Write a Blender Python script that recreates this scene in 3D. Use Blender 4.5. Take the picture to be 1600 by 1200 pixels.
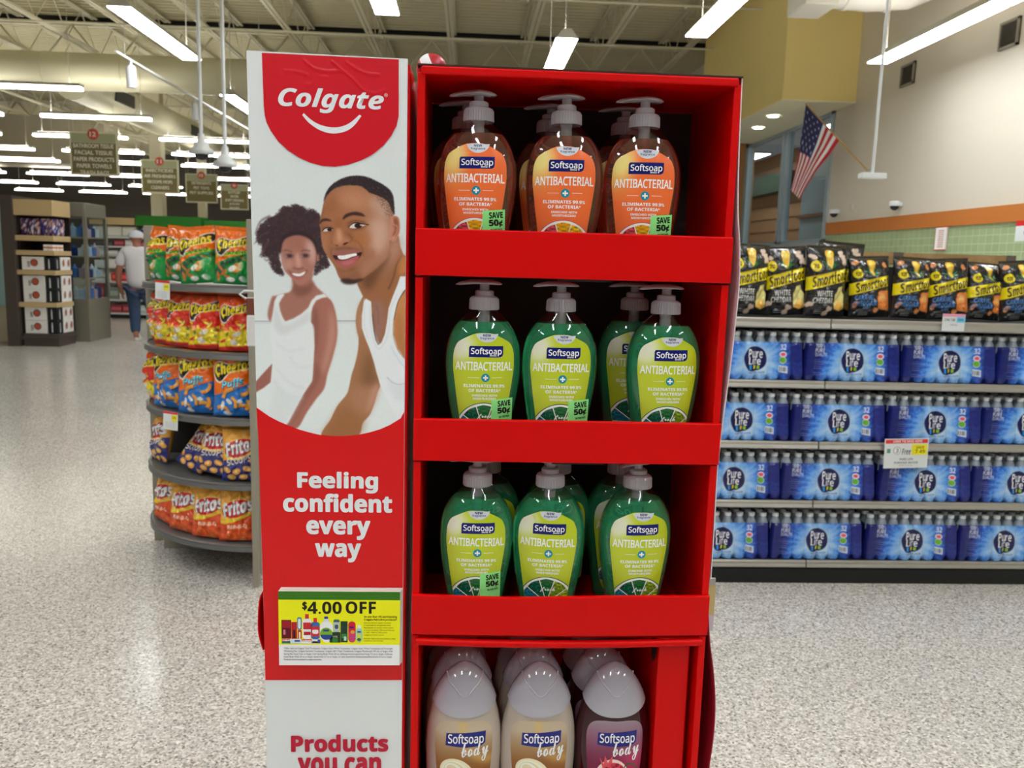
import bpy, math, random
import numpy as np
from mathutils import Vector, Matrix
from mathutils.geometry import delaunay_2d_cdt

# ------------------------------------------------------------------ camera, world, exposure
scn = bpy.context.scene
for _o in list(bpy.data.objects): bpy.data.objects.remove(_o)
scn.view_settings.view_transform = 'Standard'
scn.view_settings.look = 'None'
scn.view_settings.gamma = 1.0
scn.view_settings.use_curve_mapping = False
scn.view_settings.exposure = 0.06
LAMP_POWER = 23.0          # radiance of the fluorescent lenses
AMBIENT = 0.12             # light from the open store behind the camera

F = 1300.0; YAW = math.radians(3.18); PITCH = math.radians(-8.45); ROLL = math.radians(1.6); EYE = 1.48
fw = np.array([math.sin(YAW)*math.cos(PITCH), math.cos(YAW)*math.cos(PITCH), math.sin(PITCH)])
_R = np.array([math.cos(YAW), -math.sin(YAW), 0.0]); _U = np.cross(_R, fw)
cr = math.cos(ROLL)*_R + math.sin(ROLL)*_U
cu = -math.sin(ROLL)*_R + math.cos(ROLL)*_U
CAM = np.array([0, 0, EYE])
def ray(px, py): return fw + (px-800)/F*cr - (py-600)/F*cu
def aY(px, py, Y): d = ray(px, py); return CAM + d*(Y/d[1])
def aZ(px, py, Z): d = ray(px, py); return CAM + d*((Z-EYE)/d[2])
def aX(px, py, X): d = ray(px, py); return CAM + d*(X/d[0])

cam = bpy.data.cameras.new('camera'); camo = bpy.data.objects.new('camera', cam)
scn.collection.objects.link(camo); scn.camera = camo
cam.sensor_width = 36.0; cam.lens = 36.0*F/1600.0; cam.clip_start = 0.05; cam.clip_end = 200
cam.dof.use_dof = True; cam.dof.focus_distance = 0.96; cam.dof.aperture_fstop = 13.0
camo.matrix_world = Matrix(((cr[0], cu[0], -fw[0], 0), (cr[1], cu[1], -fw[1], 0), (cr[2], cu[2], -fw[2], EYE), (0, 0, 0, 1)))

world = bpy.data.worlds.new('world'); scn.world = world; world.use_nodes = True
world.node_tree.nodes['Background'].inputs[0].default_value = (1.0, 0.98, 0.95, 1)
world.node_tree.nodes['Background'].inputs[1].default_value = AMBIENT

# ------------------------------------------------------------------ helpers
COL = scn.collection
def lin(c):
    if isinstance(c, str):
        c = c.lstrip('#'); c = tuple(int(c[i:i+2], 16) for i in (0, 2, 4))
    a = np.asarray(c, float)/255.0
    return np.where(a <= 0.04045, a/12.92, ((a+0.055)/1.055)**2.4)
KP = 0.82
def pc(c): return tuple(np.clip(lin(c)/KP, 0, 0.92))      # ink colour that photographs as c under the store's light

MATS = {}
def mat(name, color=(200, 200, 200), rough=0.5, metal=0.0, spec=0.5, emit=None, strength=1.0, vcol=False, alpha=1.0,
        trans=0.0, ior=1.45, noise=None, bump=None, coat=0.0, raw=False):
    if name in MATS: return MATS[name]
    m = bpy.data.materials.new(name); m.use_nodes = True; nt = m.node_tree
    b = nt.nodes['Principled BSDF']; c = tuple(lin(color)) if not raw else tuple(color)
    b.inputs['Base Color'].default_value = (*c, 1)
    b.inputs['Roughness'].default_value = rough; b.inputs['Metallic'].default_value = metal
    b.inputs['Specular IOR Level'].default_value = spec; b.inputs['IOR'].default_value = ior
    b.inputs['Transmission Weight'].default_value = trans; b.inputs['Alpha'].default_value = alpha
    b.inputs['Coat Weight'].default_value = coat
    if emit is not None:
        b.inputs['Emission Color'].default_value = (*lin(emit), 1); b.inputs['Emission Strength'].default_value = strength
    if vcol:
        a = nt.nodes.new('ShaderNodeAttribute'); a.attribute_name = 'Col'
        nt.links.new(a.outputs['Color'], b.inputs['Base Color'])
    if noise:      # (scale, colour2, lo, hi)
        tc = nt.nodes.new('ShaderNodeTexCoord'); n = nt.nodes.new('ShaderNodeTexNoise'); n.inputs['Scale'].default_value = noise[0]
        n.inputs['Detail'].default_value = 6
        r = nt.nodes.new('ShaderNodeMapRange'); r.inputs[1].default_value = noise[2]; r.inputs[2].default_value = noise[3]
        mx = nt.nodes.new('ShaderNodeMix'); mx.data_type = 'RGBA'; mx.inputs[6].default_value = (*c, 1); mx.inputs[7].default_value = (*lin(noise[1]), 1)
        nt.links.new(tc.outputs['Object'], n.inputs['Vector']); nt.links.new(n.outputs['Fac'], r.inputs[0])
        nt.links.new(r.outputs[0], mx.inputs[0]); nt.links.new(mx.outputs[2], b.inputs['Base Color'])
    if bump:       # (scale, strength, distance)
        tc = nt.nodes.new('ShaderNodeTexCoord'); n = nt.nodes.new('ShaderNodeTexNoise'); n.inputs['Scale'].default_value = bump[0]
        n.inputs['Detail'].default_value = 4
        bp = nt.nodes.new('ShaderNodeBump'); bp.inputs['Strength'].default_value = bump[1]; bp.inputs['Distance'].default_value = bump[2]
        nt.links.new(tc.outputs['Object'], n.inputs['Vector']); nt.links.new(n.outputs['Fac'], bp.inputs['Height'])
        nt.links.new(bp.outputs[0], b.inputs['Normal'])
    MATS[name] = m; return m

class MB:
    def __init__(s): s.v = []; s.f = []; s.m = []; s.c = []; s.sm = []; s.hascol = False
    def add(s, vs, fs, m=0, col=None, smooth=False):
        o = len(s.v); s.v.extend([tuple(p) for p in vs]); s.f.extend([tuple(i+o for i in f) for f in fs])
        s.m.extend([m]*len(fs)); s.sm.extend([smooth]*len(fs))
        if col is not None: s.hascol = True
        if col is None: s.c.extend([(1, 1, 1)]*len(vs))
        elif len(col) == 3 and not hasattr(col[0], '__len__'): s.c.extend([tuple(col)]*len(vs))
        else: s.c.extend([tuple(c) for c in col])
        return s
    def box(s, x0, x1, y0, y1, z0, z1, m=0, col=None):
        v = [(x, y, z) for x in (x0, x1) for y in (y0, y1) for z in (z0, z1)]
        return s.add(v, [(0, 1, 3, 2), (4, 6, 7, 5), (0, 4, 5, 1), (2, 3, 7, 6), (0, 2, 6, 4), (1, 5, 7, 3)], m, col)
    def rings(s, rr, m=0, col=None, cap0=True, cap1=True, smooth=True, closed=True):
        n = len(rr[0]); v = [p for r in rr for p in r]; f = []
        e = n if closed else n-1
        for i in range(len(rr)-1):
            for j in range(e):
                k = (j+1) % n; f.append((i*n+j, i*n+k, (i+1)*n+k, (i+1)*n+j))
        s.add(v, f, m, col, smooth)
        if cap0: s.add(rr[0], [tuple(range(n))[::-1]], m, col if col is None or not hasattr(col[0], '__len__') else col[:n])
        if cap1: s.add(rr[-1], [tuple(range(n))], m, col if col is None or not hasattr(col[0], '__len__') else col[-n:])
        return s
    def lathe(s, prof, n=24, c=(0, 0, 0), m=0, col=None, cap0=True, cap1=True, smooth=True, sx=1, sy=1):
        rr = [[(c[0]+r*sx*math.cos(2*math.pi*j/n), c[1]+r*sy*math.sin(2*math.pi*j/n), c[2]+z) for j in range(n)] for r, z in prof]
        return s.rings(rr, m, col, cap0, cap1, smooth)
    def tube(s, pts, r, n=10, m=0, col=None, cap=True, smooth=True):
        pts = [Vector(p) for p in pts]; rr = []
        rs = r if hasattr(r, '__len__') else [r]*len(pts)
        up = Vector((0, 0, 1))
        for i, p in enumerate(pts):
            d = (pts[min(i+1, len(pts)-1)]-pts[max(i-1, 0)]).normalized()
            a = d.cross(up)
            if a.length < 1e-3: a = d.cross(Vector((0, 1, 0)))
            a.normalize(); b = a.cross(d).normalized()
            rr.append([tuple(p+rs[i]*(a*math.cos(2*math.pi*j/n)+b*math.sin(2*math.pi*j/n))) for j in range(n)])
        return s.rings(rr, m, col, cap, cap, smooth)
    def prism(s, poly, f, m=0, col=None):
        """poly: 2-D outline, f(x,y,t)->3-D for t in 0,1"""
        n = len(poly); a = [f(x, y, 0) for x, y in poly]; b = [f(x, y, 1) for x, y in poly]
        fs = [tuple(range(n))[::-1], tuple(range(n, 2*n))]+[(i, (i+1) % n, n+(i+1) % n, n+i) for i in range(n)]
        return s.add(a+b, fs, m, col)
    def grid(s, P, C=None, m=0, smooth=True, flip=False):
        """P: (h,w,3) array, C: (h,w,3)"""
        h, w = P.shape[:2]; idx = np.arange(h*w).reshape(h, w)
        q = np.stack([idx[:-1, :-1], idx[:-1, 1:], idx[1:, 1:], idx[1:, :-1]], -1).reshape(-1, 4)
        if flip: q = q[:, ::-1]
        return s.add(P.reshape(-1, 3).tolist(), q.tolist(), m, None if C is None else C.reshape(-1, 3).tolist(), smooth)
    def mesh(s, name, mats):
        me = bpy.data.meshes.new(name); me.from_pydata(s.v, [], s.f)
        for mt in (mats if isinstance(mats, (list, tuple)) else [mats]): me.materials.append(mt)
        me.polygons.foreach_set('material_index', s.m); me.polygons.foreach_set('use_smooth', s.sm)
        if s.hascol:
            at = me.color_attributes.new('Col', 'FLOAT_COLOR', 'POINT')
            arr = np.ones((len(s.v), 4)); arr[:, :3] = np.array(s.c); at.data.foreach_set('color', arr.ravel())
        me.update(); return me
    def build(s, name, mats, parent=None, loc=None, bevel=0, rz=None):
        o = bpy.data.objects.new(name, s.mesh(name, mats)); COL.objects.link(o)
        if parent: o.parent = parent
        if loc is not None: o.location = loc
        if rz is not None: o.rotation_euler = (0, 0, rz)
        if bevel:
            b = o.modifiers.new('edge', 'BEVEL'); b.width = bevel; b.segments = 2; b.limit_method = 'ANGLE'
        return o

def tag(o, label=None, cat=None, group=None, kind=None):
    if label: o['label'] = label
    if cat: o['category'] = cat
    if group: o['group'] = group
    if kind: o['kind'] = kind
    return o
def thing(name, label, cat, loc=(0, 0, 0), rz=0, group=None):
    o = bpy.data.objects.new(name, None); COL.objects.link(o); o.location = loc; o.rotation_euler = (0, 0, rz)
    o.empty_display_size = 0.05
    return tag(o, label, cat, group)
def copytree(o, parent=None):
    c = o.copy(); COL.objects.link(c); c.parent = parent
    for ch in list(o.children): copytree(ch, c)
    return c
def struct(mb, name, mats, **k): return tag(mb.build(name, mats, **k), kind='structure')

def spl(pts, n=8, closed=True):
    """Catmull-Rom through 2-D points"""
    P = np.asarray(pts, float); N = len(P); out = []
    for i in range(N if closed else N-1):
        p0, p1, p2, p3 = (P[(i-1) % N], P[i], P[(i+1) % N], P[(i+2) % N]) if closed else (P[max(i-1, 0)], P[i], P[i+1], P[min(i+2, N-1)])
        for t in np.linspace(0, 1, n, endpoint=False):
            out.append(0.5*((2*p1)+(-p0+p2)*t+(2*p0-5*p1+4*p2-p3)*t*t+(-p0+3*p1-3*p2+p3)*t**3))
    if not closed: out.append(P[-1])
    return np.array(out)
def ell(cx, cy, rx, ry, n=40, a0=0, a1=2*math.pi, rot=0):
    t = np.linspace(a0, a1, n, endpoint=abs(a1-a0) < 6.28); x = rx*np.cos(t); y = ry*np.sin(t)
    return np.stack([cx+x*math.cos(rot)-y*math.sin(rot), cy+x*math.sin(rot)+y*math.cos(rot)], -1)

_TX = {}
_ST = {'{B}': (0x1D5D4, 0x1D5EE, 0x1D7EC), '{I}': (0x1D63C, 0x1D656, 0x1D7EC), '{R}': (0x1D5A0, 0x1D5BA, 0x1D7E2), '{S}': (0x1D4D0, 0x1D4EA, None)}
def styled(s):
    """'{B}word': bold, '{I}': bold slanted, '{R}': plain sans, '{S}': script (the built-in font's mathematical alphabets)"""
    if s[:3] not in _ST: return s
    U, L, D = _ST[s[:3]]; o = ''
    for c in s[3:]:
        if 'A' <= c <= 'Z': o += chr(U+ord(c)-65)
        elif 'a' <= c <= 'z': o += chr(L+ord(c)-97)
        elif '0' <= c <= '9' and D: o += chr(D+ord(c)-48)
        else: o += c
    return o
def text_geo(s, bold=0.0, shear=0.0, space=1.0):
    k = (s, bold, shear, space)
    if k in _TX: return _TX[k]
    c = bpy.data.curves.new('lettering', 'FONT'); c.body = styled(s); c.size = 1; c.shear = shear; c.space_character = space
    c.resolution_u = 3; c.fill_mode = 'FRONT'; c.align_x = 'CENTER'
    o = bpy.data.objects.new('lettering', c); me = bpy.data.meshes.new_from_object(o)
    v = np.array([(p.co.x, p.co.y) for p in me.vertices]); me.calc_loop_triangles()
    t = np.array([tuple(q.vertices) for q in me.loop_triangles])
    bpy.data.objects.remove(o); bpy.data.curves.remove(c); bpy.data.meshes.remove(me)
    if bold:       # thicker strokes: the same letters laid over themselves in a small ring
        n = len(v); vs = [v]; ts = [t]
        for i in range(6): vs.append(v+bold*0.8*np.array([math.cos(i*math.pi/3), math.sin(i*math.pi/3)])); ts.append(t+n*(i+1))
        v = np.concatenate(vs); t = np.concatenate(ts)
    mn, mx = v.min(0), v.max(0); v = (v-mn)/(mx-mn)
    _TX[k] = (v, t, (mx-mn)); return _TX[k]

class Pr:
    """flat print: vector shapes in (x, z) laid on a surface by a mapping (x, z, layer) -> 3-D"""
    def __init__(s): s.it = []
    def poly(s, pts, col, layer, dense=None):
        pts = [Vector((float(a), float(b))) for a, b in pts]; n = len(pts); V = list(pts)
        if dense:
            q = []
            for i in range(n):
                a, b = pts[i], pts[(i+1) % n]; k = max(1, int(math.ceil((b-a).length/dense)))
                q += [a+(b-a)*t/k for t in range(k)]
            V = q; n = len(V)
            xs = [p.x for p in V]; ys = [p.y for p in V]
            gx = np.arange(min(xs)+dense/2, max(xs), dense); gy = np.arange(min(ys)+dense/2, max(ys), dense)
            G = np.array([(a, b) for a in gx for b in gy])
            if len(G):
                ins = inside(G, np.array([(p.x, p.y) for p in V]))
                V = V+[Vector(g) for g in G[ins]]
        r = delaunay_2d_cdt(V, [], [list(range(n))], 1, 1e-9)
        P = np.array([(p.x, p.y) for p in r[0]]); T = [tuple(f) for f in r[2]]
        C = np.array([col(x, y) for x, y in P]) if callable(col) else np.tile(np.array(col), (len(P), 1))
        s.it.append((P, T, C, layer))
    def text(s, t, x0, x1, y0, y1, col, layer, bold=0.0, shear=0.0, rot=0.0, space=1.0, warp=None):
        v, tr, _ = text_geo(t, bold, shear, space)
        P = np.array([x0, y0])+v*np.array([x1-x0, y1-y0])
        if rot:
            c = P.mean(0)*0+np.array([(x0+x1)/2, (y0+y1)/2]); d = P-c
            P = c+np.stack([d[:, 0]*math.cos(rot)-d[:, 1]*math.sin(rot), d[:, 0]*math.sin(rot)+d[:, 1]*math.cos(rot)], -1)
        if warp: P = np.array([warp(x, y) for x, y in P])
        n = len(v)//7 if bold else len(v); m = len(tr)//7 if bold else len(tr); tr = np.array(tr)
        for k in range(7 if bold else 1):     # each overlaid copy a hair above the last, so no two lie in one plane
            s.it.append((P[k*n:(k+1)*n], [tuple(q-k*n) for q in tr[k*m:(k+1)*m]], np.tile(np.array(col), (n, 1)), layer+0.12*k))
    def put(s, mb, f, m=0, smooth=False):
        for P, T, C, L in s.it:
            V = [f(x, y, L) for x, y in P]
            # wind the triangles so they face out (towards -y)
            T2 = []
            for a, b, c in T:
                ar = (P[b][0]-P[a][0])*(P[c][1]-P[a][1])-(P[b][1]-P[a][1])*(P[c][0]-P[a][0])
                T2.append((a, b, c) if ar > 0 else (a, c, b))
            mb.add(V, T2, m, C, smooth)
        return mb

def inside(P, poly):
    x, y = P[:, 0], P[:, 1]; r = np.zeros(len(P), bool); n = len(poly); j = n-1
    for i in range(n):
        xi, yi = poly[i]; xj, yj = poly[j]
        if yi != yj:
            c = ((yi > y) != (yj > y)) & (x < (xj-xi)*(y-yi)/(yj-yi)+xi); r ^= c
        j = i
    return r

class Cv:
    """small ink canvas whose samples become the vertex colours of a printed sheet (sRGB values, origin top-left)"""
    def __init__(s, w, h, bg, x0=0, y0=0, sc=1.0):
        s.w, s.h = w, h; s.im = np.zeros((h, w, 3)); s.im[:] = np.array(bg, float); s.x0, s.y0, s.sc = x0, y0, sc
    def T(s, P): P = np.asarray(P, float); return (P-np.array([s.x0, s.y0]))*s.sc
    def mask(s, polys, blur=0):
        M = np.zeros((s.h, s.w)); SS = 2
        for poly in polys:
            lo = np.floor(poly.min(0)-1).astype(int); hi = np.ceil(poly.max(0)+2).astype(int)
            x0, y0 = max(lo[0], 0), max(lo[1], 0); x1, y1 = min(hi[0], s.w), min(hi[1], s.h)
            if x1 <= x0 or y1 <= y0: continue
            gx = x0+(np.arange((x1-x0)*SS)+0.5)/SS; gy = y0+(np.arange((y1-y0)*SS)+0.5)/SS
            X, Y = np.meshgrid(gx, gy); r = inside(np.stack([X.ravel(), Y.ravel()], -1), poly).reshape(X.shape).astype(float)
            r = r.reshape(y1-y0, SS, x1-x0, SS).mean((1, 3))
            M[y0:y1, x0:x1] = np.maximum(M[y0:y1, x0:x1], r) if len(polys) > 1 else r
        if blur: M = gauss(M, blur*s.sc)
        return M
    def lay(s, M, col, a=1.0):
        M = (M*a)[..., None]; s.im = s.im*(1-M)+np.asarray(col, float)*M
    def poly(s, pts, col, blur=0, a=1.0, clip=None, smooth=False):
        P = s.T(spl(pts, 6) if smooth else pts); M = s.mask([P], blur)
        if clip is not None: M = M*clip
        s.lay(M, col, a); return M
    def line(s, pts, wd, col, blur=0, a=1.0, clip=None):
        P = np.asarray(pts, float)
        if len(P) > 2: P = spl(P, 6, False)
        d = np.gradient(P, axis=0); L = np.hypot(d[:, 0], d[:, 1])+1e-9; n = np.stack([-d[:, 1]/L, d[:, 0]/L], -1)
        w = (np.interp(np.linspace(0, 1, len(P)), np.linspace(0, 1, len(wd)), wd) if hasattr(wd, '__len__') else np.full(len(P), wd))[:, None]/2
        return s.poly(np.concatenate([P+n*w, (P-n*w)[::-1]]), col, blur, a, clip)
    def text(s, t, x0, x1, y0, y1, col, bold=0, shear=0, rot=0, a=1.0, warp=None):
        v, tr, _ = text_geo(t, bold, shear); v = v.copy(); v[:, 1] = 1-v[:, 1]
        P = np.array([x0, y0])+v*np.array([x1-x0, y1-y0])
        if rot:
            c = np.array([(x0+x1)/2, (y0+y1)/2]); d = P-c
            P = c+np.stack([d[:, 0]*math.cos(rot)-d[:, 1]*math.sin(rot), d[:, 0]*math.sin(rot)+d[:, 1]*math.cos(rot)], -1)
        P = s.T(P); SS = 3; lo = np.floor(P.min(0)).astype(int); hi = np.ceil(P.max(0)).astype(int)+1
        W, H = hi-lo; M = np.zeros((H*SS, W*SS)); Q = (P-lo)*SS
        for q in tr:
            A = Q[q]; l = np.floor(A.min(0)).astype(int); h = np.ceil(A.max(0)).astype(int)+1
            X, Y = np.meshgrid(np.arange(l[0], h[0])+0.5, np.arange(l[1], h[1])+0.5)
            def e(p, r): return (r[0]-p[0])*(Y-p[1])-(r[1]-p[1])*(X-p[0])
            e0, e1, e2 = e(A[0], A[1]), e(A[1], A[2]), e(A[2], A[0])
            ins = ((e0 >= 0) & (e1 >= 0) & (e2 >= 0)) | ((e0 <= 0) & (e1 <= 0) & (e2 <= 0))
            sub = M[l[1]:h[1], l[0]:h[0]]; sub[ins[:sub.shape[0], :sub.shape[1]]] = 1
        M = M.reshape(H, SS, W, SS).mean((1, 3)); full = np.zeros((s.h, s.w))
        y0, x0 = max(lo[1], 0), max(lo[0], 0); y1, x1 = min(lo[1]+H, s.h), min(lo[0]+W, s.w)
        if y1 > y0 and x1 > x0: full[y0:y1, x0:x1] = M[y0-lo[1]:y1-lo[1], x0-lo[0]:x1-lo[0]]
        s.lay(full, col, a)
    def ink(s): return np.clip(lin(s.im)/KP, 0, 0.92)

def gauss(M, sg):
    if sg < 0.3: return M
    k = int(max(1, math.ceil(sg*2.5))); x = np.arange(-k, k+1); w = np.exp(-x*x/(2*sg*sg)); w /= w.sum()
    P = np.pad(M, ((0, 0), (k, k)), 'edge'); M = sum(w[i]*P[:, i:i+M.shape[1]] for i in range(2*k+1))
    P = np.pad(M, ((k, k), (0, 0)), 'edge'); return sum(w[i]*P[i:i+M.shape[0]] for i in range(2*k+1))
def vnoise(h, w, cell, seed):
    """smooth value noise 0..1"""
    r = np.random.RandomState(seed); g = r.rand(int(h/cell)+3, int(w/cell)+3)
    y = np.arange(h)/cell; x = np.arange(w)/cell; yi = y.astype(int); xi = x.astype(int); fy = (y-yi)[:, None]; fx = (x-xi)[None]
    fy = fy*fy*(3-2*fy); fx = fx*fx*(3-2*fx)
    return (g[yi][:, xi]*(1-fy)*(1-fx)+g[yi+1][:, xi]*fy*(1-fx)+g[yi][:, xi+1]*(1-fy)*fx+g[yi+1][:, xi+1]*fy*fx)

# shared surfaces
M_PRINT = mat('printed_card', vcol=True, rough=0.38, spec=0.4)
M_PMAT = mat('printed_paper', vcol=True, rough=0.6, spec=0.3)
M_FOIL = mat('printed_foil', vcol=True, rough=0.22, spec=0.7, coat=0.3, bump=(45, 0.35, 0.004))
M_FILM = mat('printed_film', vcol=True, rough=0.2, spec=0.6, bump=(60, 0.3, 0.003))
M_RED = mat('red_corrugated_card', (214, 0, 0), rough=0.4, spec=0.22, bump=(260, 0.06, 0.0008))
M_DARKEDGE = mat('raw_card_edge', (60, 34, 28), rough=0.8)
M_WHITE = mat('white_card', (228, 232, 232), rough=0.5)
M_BLACK = mat('black_gap', (16, 14, 13), rough=0.7)
M_STEEL = mat('grey_shelf_steel', (150, 147, 140), rough=0.35, metal=0.3)
M_CAPW = mat('white_plastic', (225, 228, 230), rough=0.4)
M_TRANSL = mat('frosted_plastic', (216, 212, 218), rough=0.2, trans=0.5, ior=1.25, spec=0.6, coat=0.5)
# ------------------------------------------------------------------ the setting
ORD = ['first', 'second', 'third', 'fourth', 'fifth', 'sixth', 'seventh', 'eighth', 'ninth', 'tenth', 'eleventh', 'twelfth', 'thirteenth', 'fourteenth']
WX = 6.8          # wall with the windows
def floor_mat():
    m = bpy.data.materials.new('terrazzo_floor'); m.use_nodes = True; nt = m.node_tree; b = nt.nodes['Principled BSDF']
    N = nt.nodes.new; L = nt.links.new
    tc = N('ShaderNodeTexCoord'); v = N('ShaderNodeTexVoronoi'); v.inputs['Scale'].default_value = 165
    L(tc.outputs['Object'], v.inputs['Vector'])
    sp = N('ShaderNodeSeparateColor'); L(v.outputs['Color'], sp.inputs[0])
    r = N('ShaderNodeValToRGB'); e = r.color_ramp.elements
    e[0].position = 0.0; e[0].color = (*lin((130, 120, 112)), 1); e[1].position = 1.0; e[1].color = (*lin((250, 244, 238)), 1)
    for p, c in ((0.10, (164, 155, 147)), (0.2, (196, 188, 181)), (0.55, (216, 209, 202)), (0.75, (234, 227, 220))):
        q = e.new(p); q.color = (*lin(c), 1)
    L(sp.outputs[0], r.inputs[0])
    n = N('ShaderNodeTexNoise'); n.inputs['Scale'].default_value = 0.5; n.inputs['Detail'].default_value = 5; L(tc.outputs['Object'], n.inputs['Vector'])
    mr = N('ShaderNodeMapRange'); mr.inputs[1].default_value = 0.3; mr.inputs[2].default_value = 0.7; mr.inputs[3].default_value = 0.88; mr.inputs[4].default_value = 1.06
    L(n.outputs['Fac'], mr.inputs[0])
    n2 = N('ShaderNodeTexNoise'); n2.inputs['Scale'].default_value = 60; n2.inputs['Detail'].default_value = 3; L(tc.outputs['Object'], n2.inputs['Vector'])
    mr2 = N('ShaderNodeMapRange'); mr2.inputs[1].default_value = 0.3; mr2.inputs[2].default_value = 0.7; mr2.inputs[3].default_value = 0.8; mr2.inputs[4].default_value = 1.12
    L(n2.outputs['Fac'], mr2.inputs[0])
    mu = N('ShaderNodeMath'); mu.operation = 'MULTIPLY'; L(mr.outputs[0], mu.inputs[0]); L(mr2.outputs[0], mu.inputs[1])
    mx = N('ShaderNodeVectorMath'); mx.operation = 'SCALE'; L(r.outputs[0], mx.inputs[0]); L(mu.outputs[0], mx.inputs['Scale'])
    L(mx.outputs[0], b.inputs['Base Color'])
    b.inputs['Roughness'].default_value = 0.18; b.inputs['Specular IOR Level'].default_value = 0.25
    bp = N('ShaderNodeBump'); bp.inputs['Strength'].default_value = 0.03; bp.inputs['Distance'].default_value = 0.01
    n3 = N('ShaderNodeTexNoise'); n3.inputs['Scale'].default_value = 2.2; L(tc.outputs['Object'], n3.inputs['Vector']); L(n3.outputs['Fac'], bp.inputs['Height']); L(bp.outputs[0], b.inputs['Normal'])
    return m
M_FLOOR = floor_mat()
struct(MB().box(-45, 12, -16, 54, -0.1, 0, 0), 'floor', M_FLOOR)

M_DECK = mat('cream_painted_deck', (206, 200, 168), rough=0.6)
M_TRUSS = mat('cream_painted_steel', (214, 209, 184), rough=0.5)
mb = MB(); zs = []; y = -16.0; pts = []
while y < 54:
    for dy, dz in ((0, 0), (0.07, 0), (0.095, 0.045), (0.19, 0.045), (0.215, 0)): pts.append((y+dy, 7.35+dz))
    y += 0.25
P = np.array([[(x, a, b) for a, b in pts] for x in (-45, 9)]); mb.grid(P, smooth=False)
mb.box(-45, 9, -16, 54, 7.5, 7.6)
struct(mb, 'ceiling', M_DECK)
# open web joists running away from the camera, girders across
def joist(x, y0, y1, zb=6.45, zt=7.28, name='ceiling_beam'):
    m = MB()
    for dx in (-0.048, 0.048):
        m.box(x+dx-0.032, x+dx+0.032, y0, y1, zb, zb+0.04); m.box(x+dx-0.032, x+dx+0.032, y0, y1, zt-0.03, zt)
    n = int((y1-y0)/0.75); s = (y1-y0)/n
    for i in range(n):
        a, b = (zb+0.02, zt-0.02) if i % 2 == 0 else (zt-0.02, zb+0.02)
        m.tube([(x, y0+i*s, a), (x, y0+(i+1)*s, b)], 0.014, 5)
    return struct(m, name, M_TRUSS)
def girder(y, x0, x1, zb=6.0, zt=7.2):
    m = MB(); m.box(x0, x1, y-0.08, y+0.08, zb, zb+0.07); m.box(x0, x1, y-0.08, y+0.08, zt-0.08, zt)
    n = int((x1-x0)/0.915); s = (x1-x0)/n
    for i in range(n):
        a, b = (zb+0.05, zt-0.05) if i % 2 == 0 else (zt-0.05, zb+0.05)
        m.tube([(x0+i*s, y, a), (x0+(i+1)*s, y, b)], 0.03, 6)
    return struct(m, 'ceiling_beam', M_TRUSS)
JX = [3.15-1.83*i for i in range(-1, 12)]
for y0, y1 in ((10.8, 22.9), (23.2, 35.0), (35.2, 47)):
    for x in JX:
        if y0 > 12 and x > 0: continue
        joist(x, y0, y1)
girder(23.05, -26, 5.4); girder(35.1, -28, -6); girder(11.2, -18, 6.6, 6.2)
struct(MB().box(-45, 6.6, 22.98, 23.25, 7.22, 7.34), 'ceiling_slot', M_BLACK)
for i, (yy, zz) in enumerate(((13.2, 6.35), (16.4, 6.32), (19.6, 6.35))):
    mp = MB().tube([(-16, yy, zz), (6.6, yy, zz)], 0.028, 6)
    for xx in np.arange(-14, 6, 3.0): mp.lathe([(0.02, -0.06), (0.035, -0.03), (0.03, 0)], 8, (float(xx), yy, zz))
    tag(mp.build('sprinkler_pipe', M_TRUSS), 'cream sprinkler pipe across the %s run of the ceiling joists' % ORD[i], 'pipe', 'sprinkler pipes')

def pane_mat(name, tint, refl=0.12):
    m = bpy.data.materials.new(name); m.use_nodes = True; nt = m.node_tree; nt.nodes.clear(); N = nt.nodes.new; L = nt.links.new
    t = N('ShaderNodeBsdfTransparent'); t.inputs[0].default_value = (*tint, 1); g = N('ShaderNodeBsdfGlossy'); g.inputs['Roughness'].default_value = 0.02
    f = N('ShaderNodeFresnel'); f.inputs[0].default_value = 1.5; a = N('ShaderNodeMath'); a.operation = 'ADD'; a.use_clamp = True; a.inputs[1].default_value = refl
    L(f.outputs[0], a.inputs[0]); ge = N('ShaderNodeNewGeometry'); iv = N('ShaderNodeMath'); iv.operation = 'SUBTRACT'; iv.inputs[0].default_value = 1.0; L(ge.outputs['Backfacing'], iv.inputs[1])
    mu = N('ShaderNodeMath'); mu.operation = 'MULTIPLY'; L(a.outputs[0], mu.inputs[0]); L(iv.outputs[0], mu.inputs[1]); x = N('ShaderNodeMixShader'); L(mu.outputs[0], x.inputs[0]); L(t.outputs[0], x.inputs[1]); L(g.outputs[0], x.inputs[2])
    o = N('ShaderNodeOutputMaterial'); L(x.outputs[0], o.inputs[0]); return m
M_PANE = pane_mat('window_pane', (0.85, 0.92, 0.95), 0.08)

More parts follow.
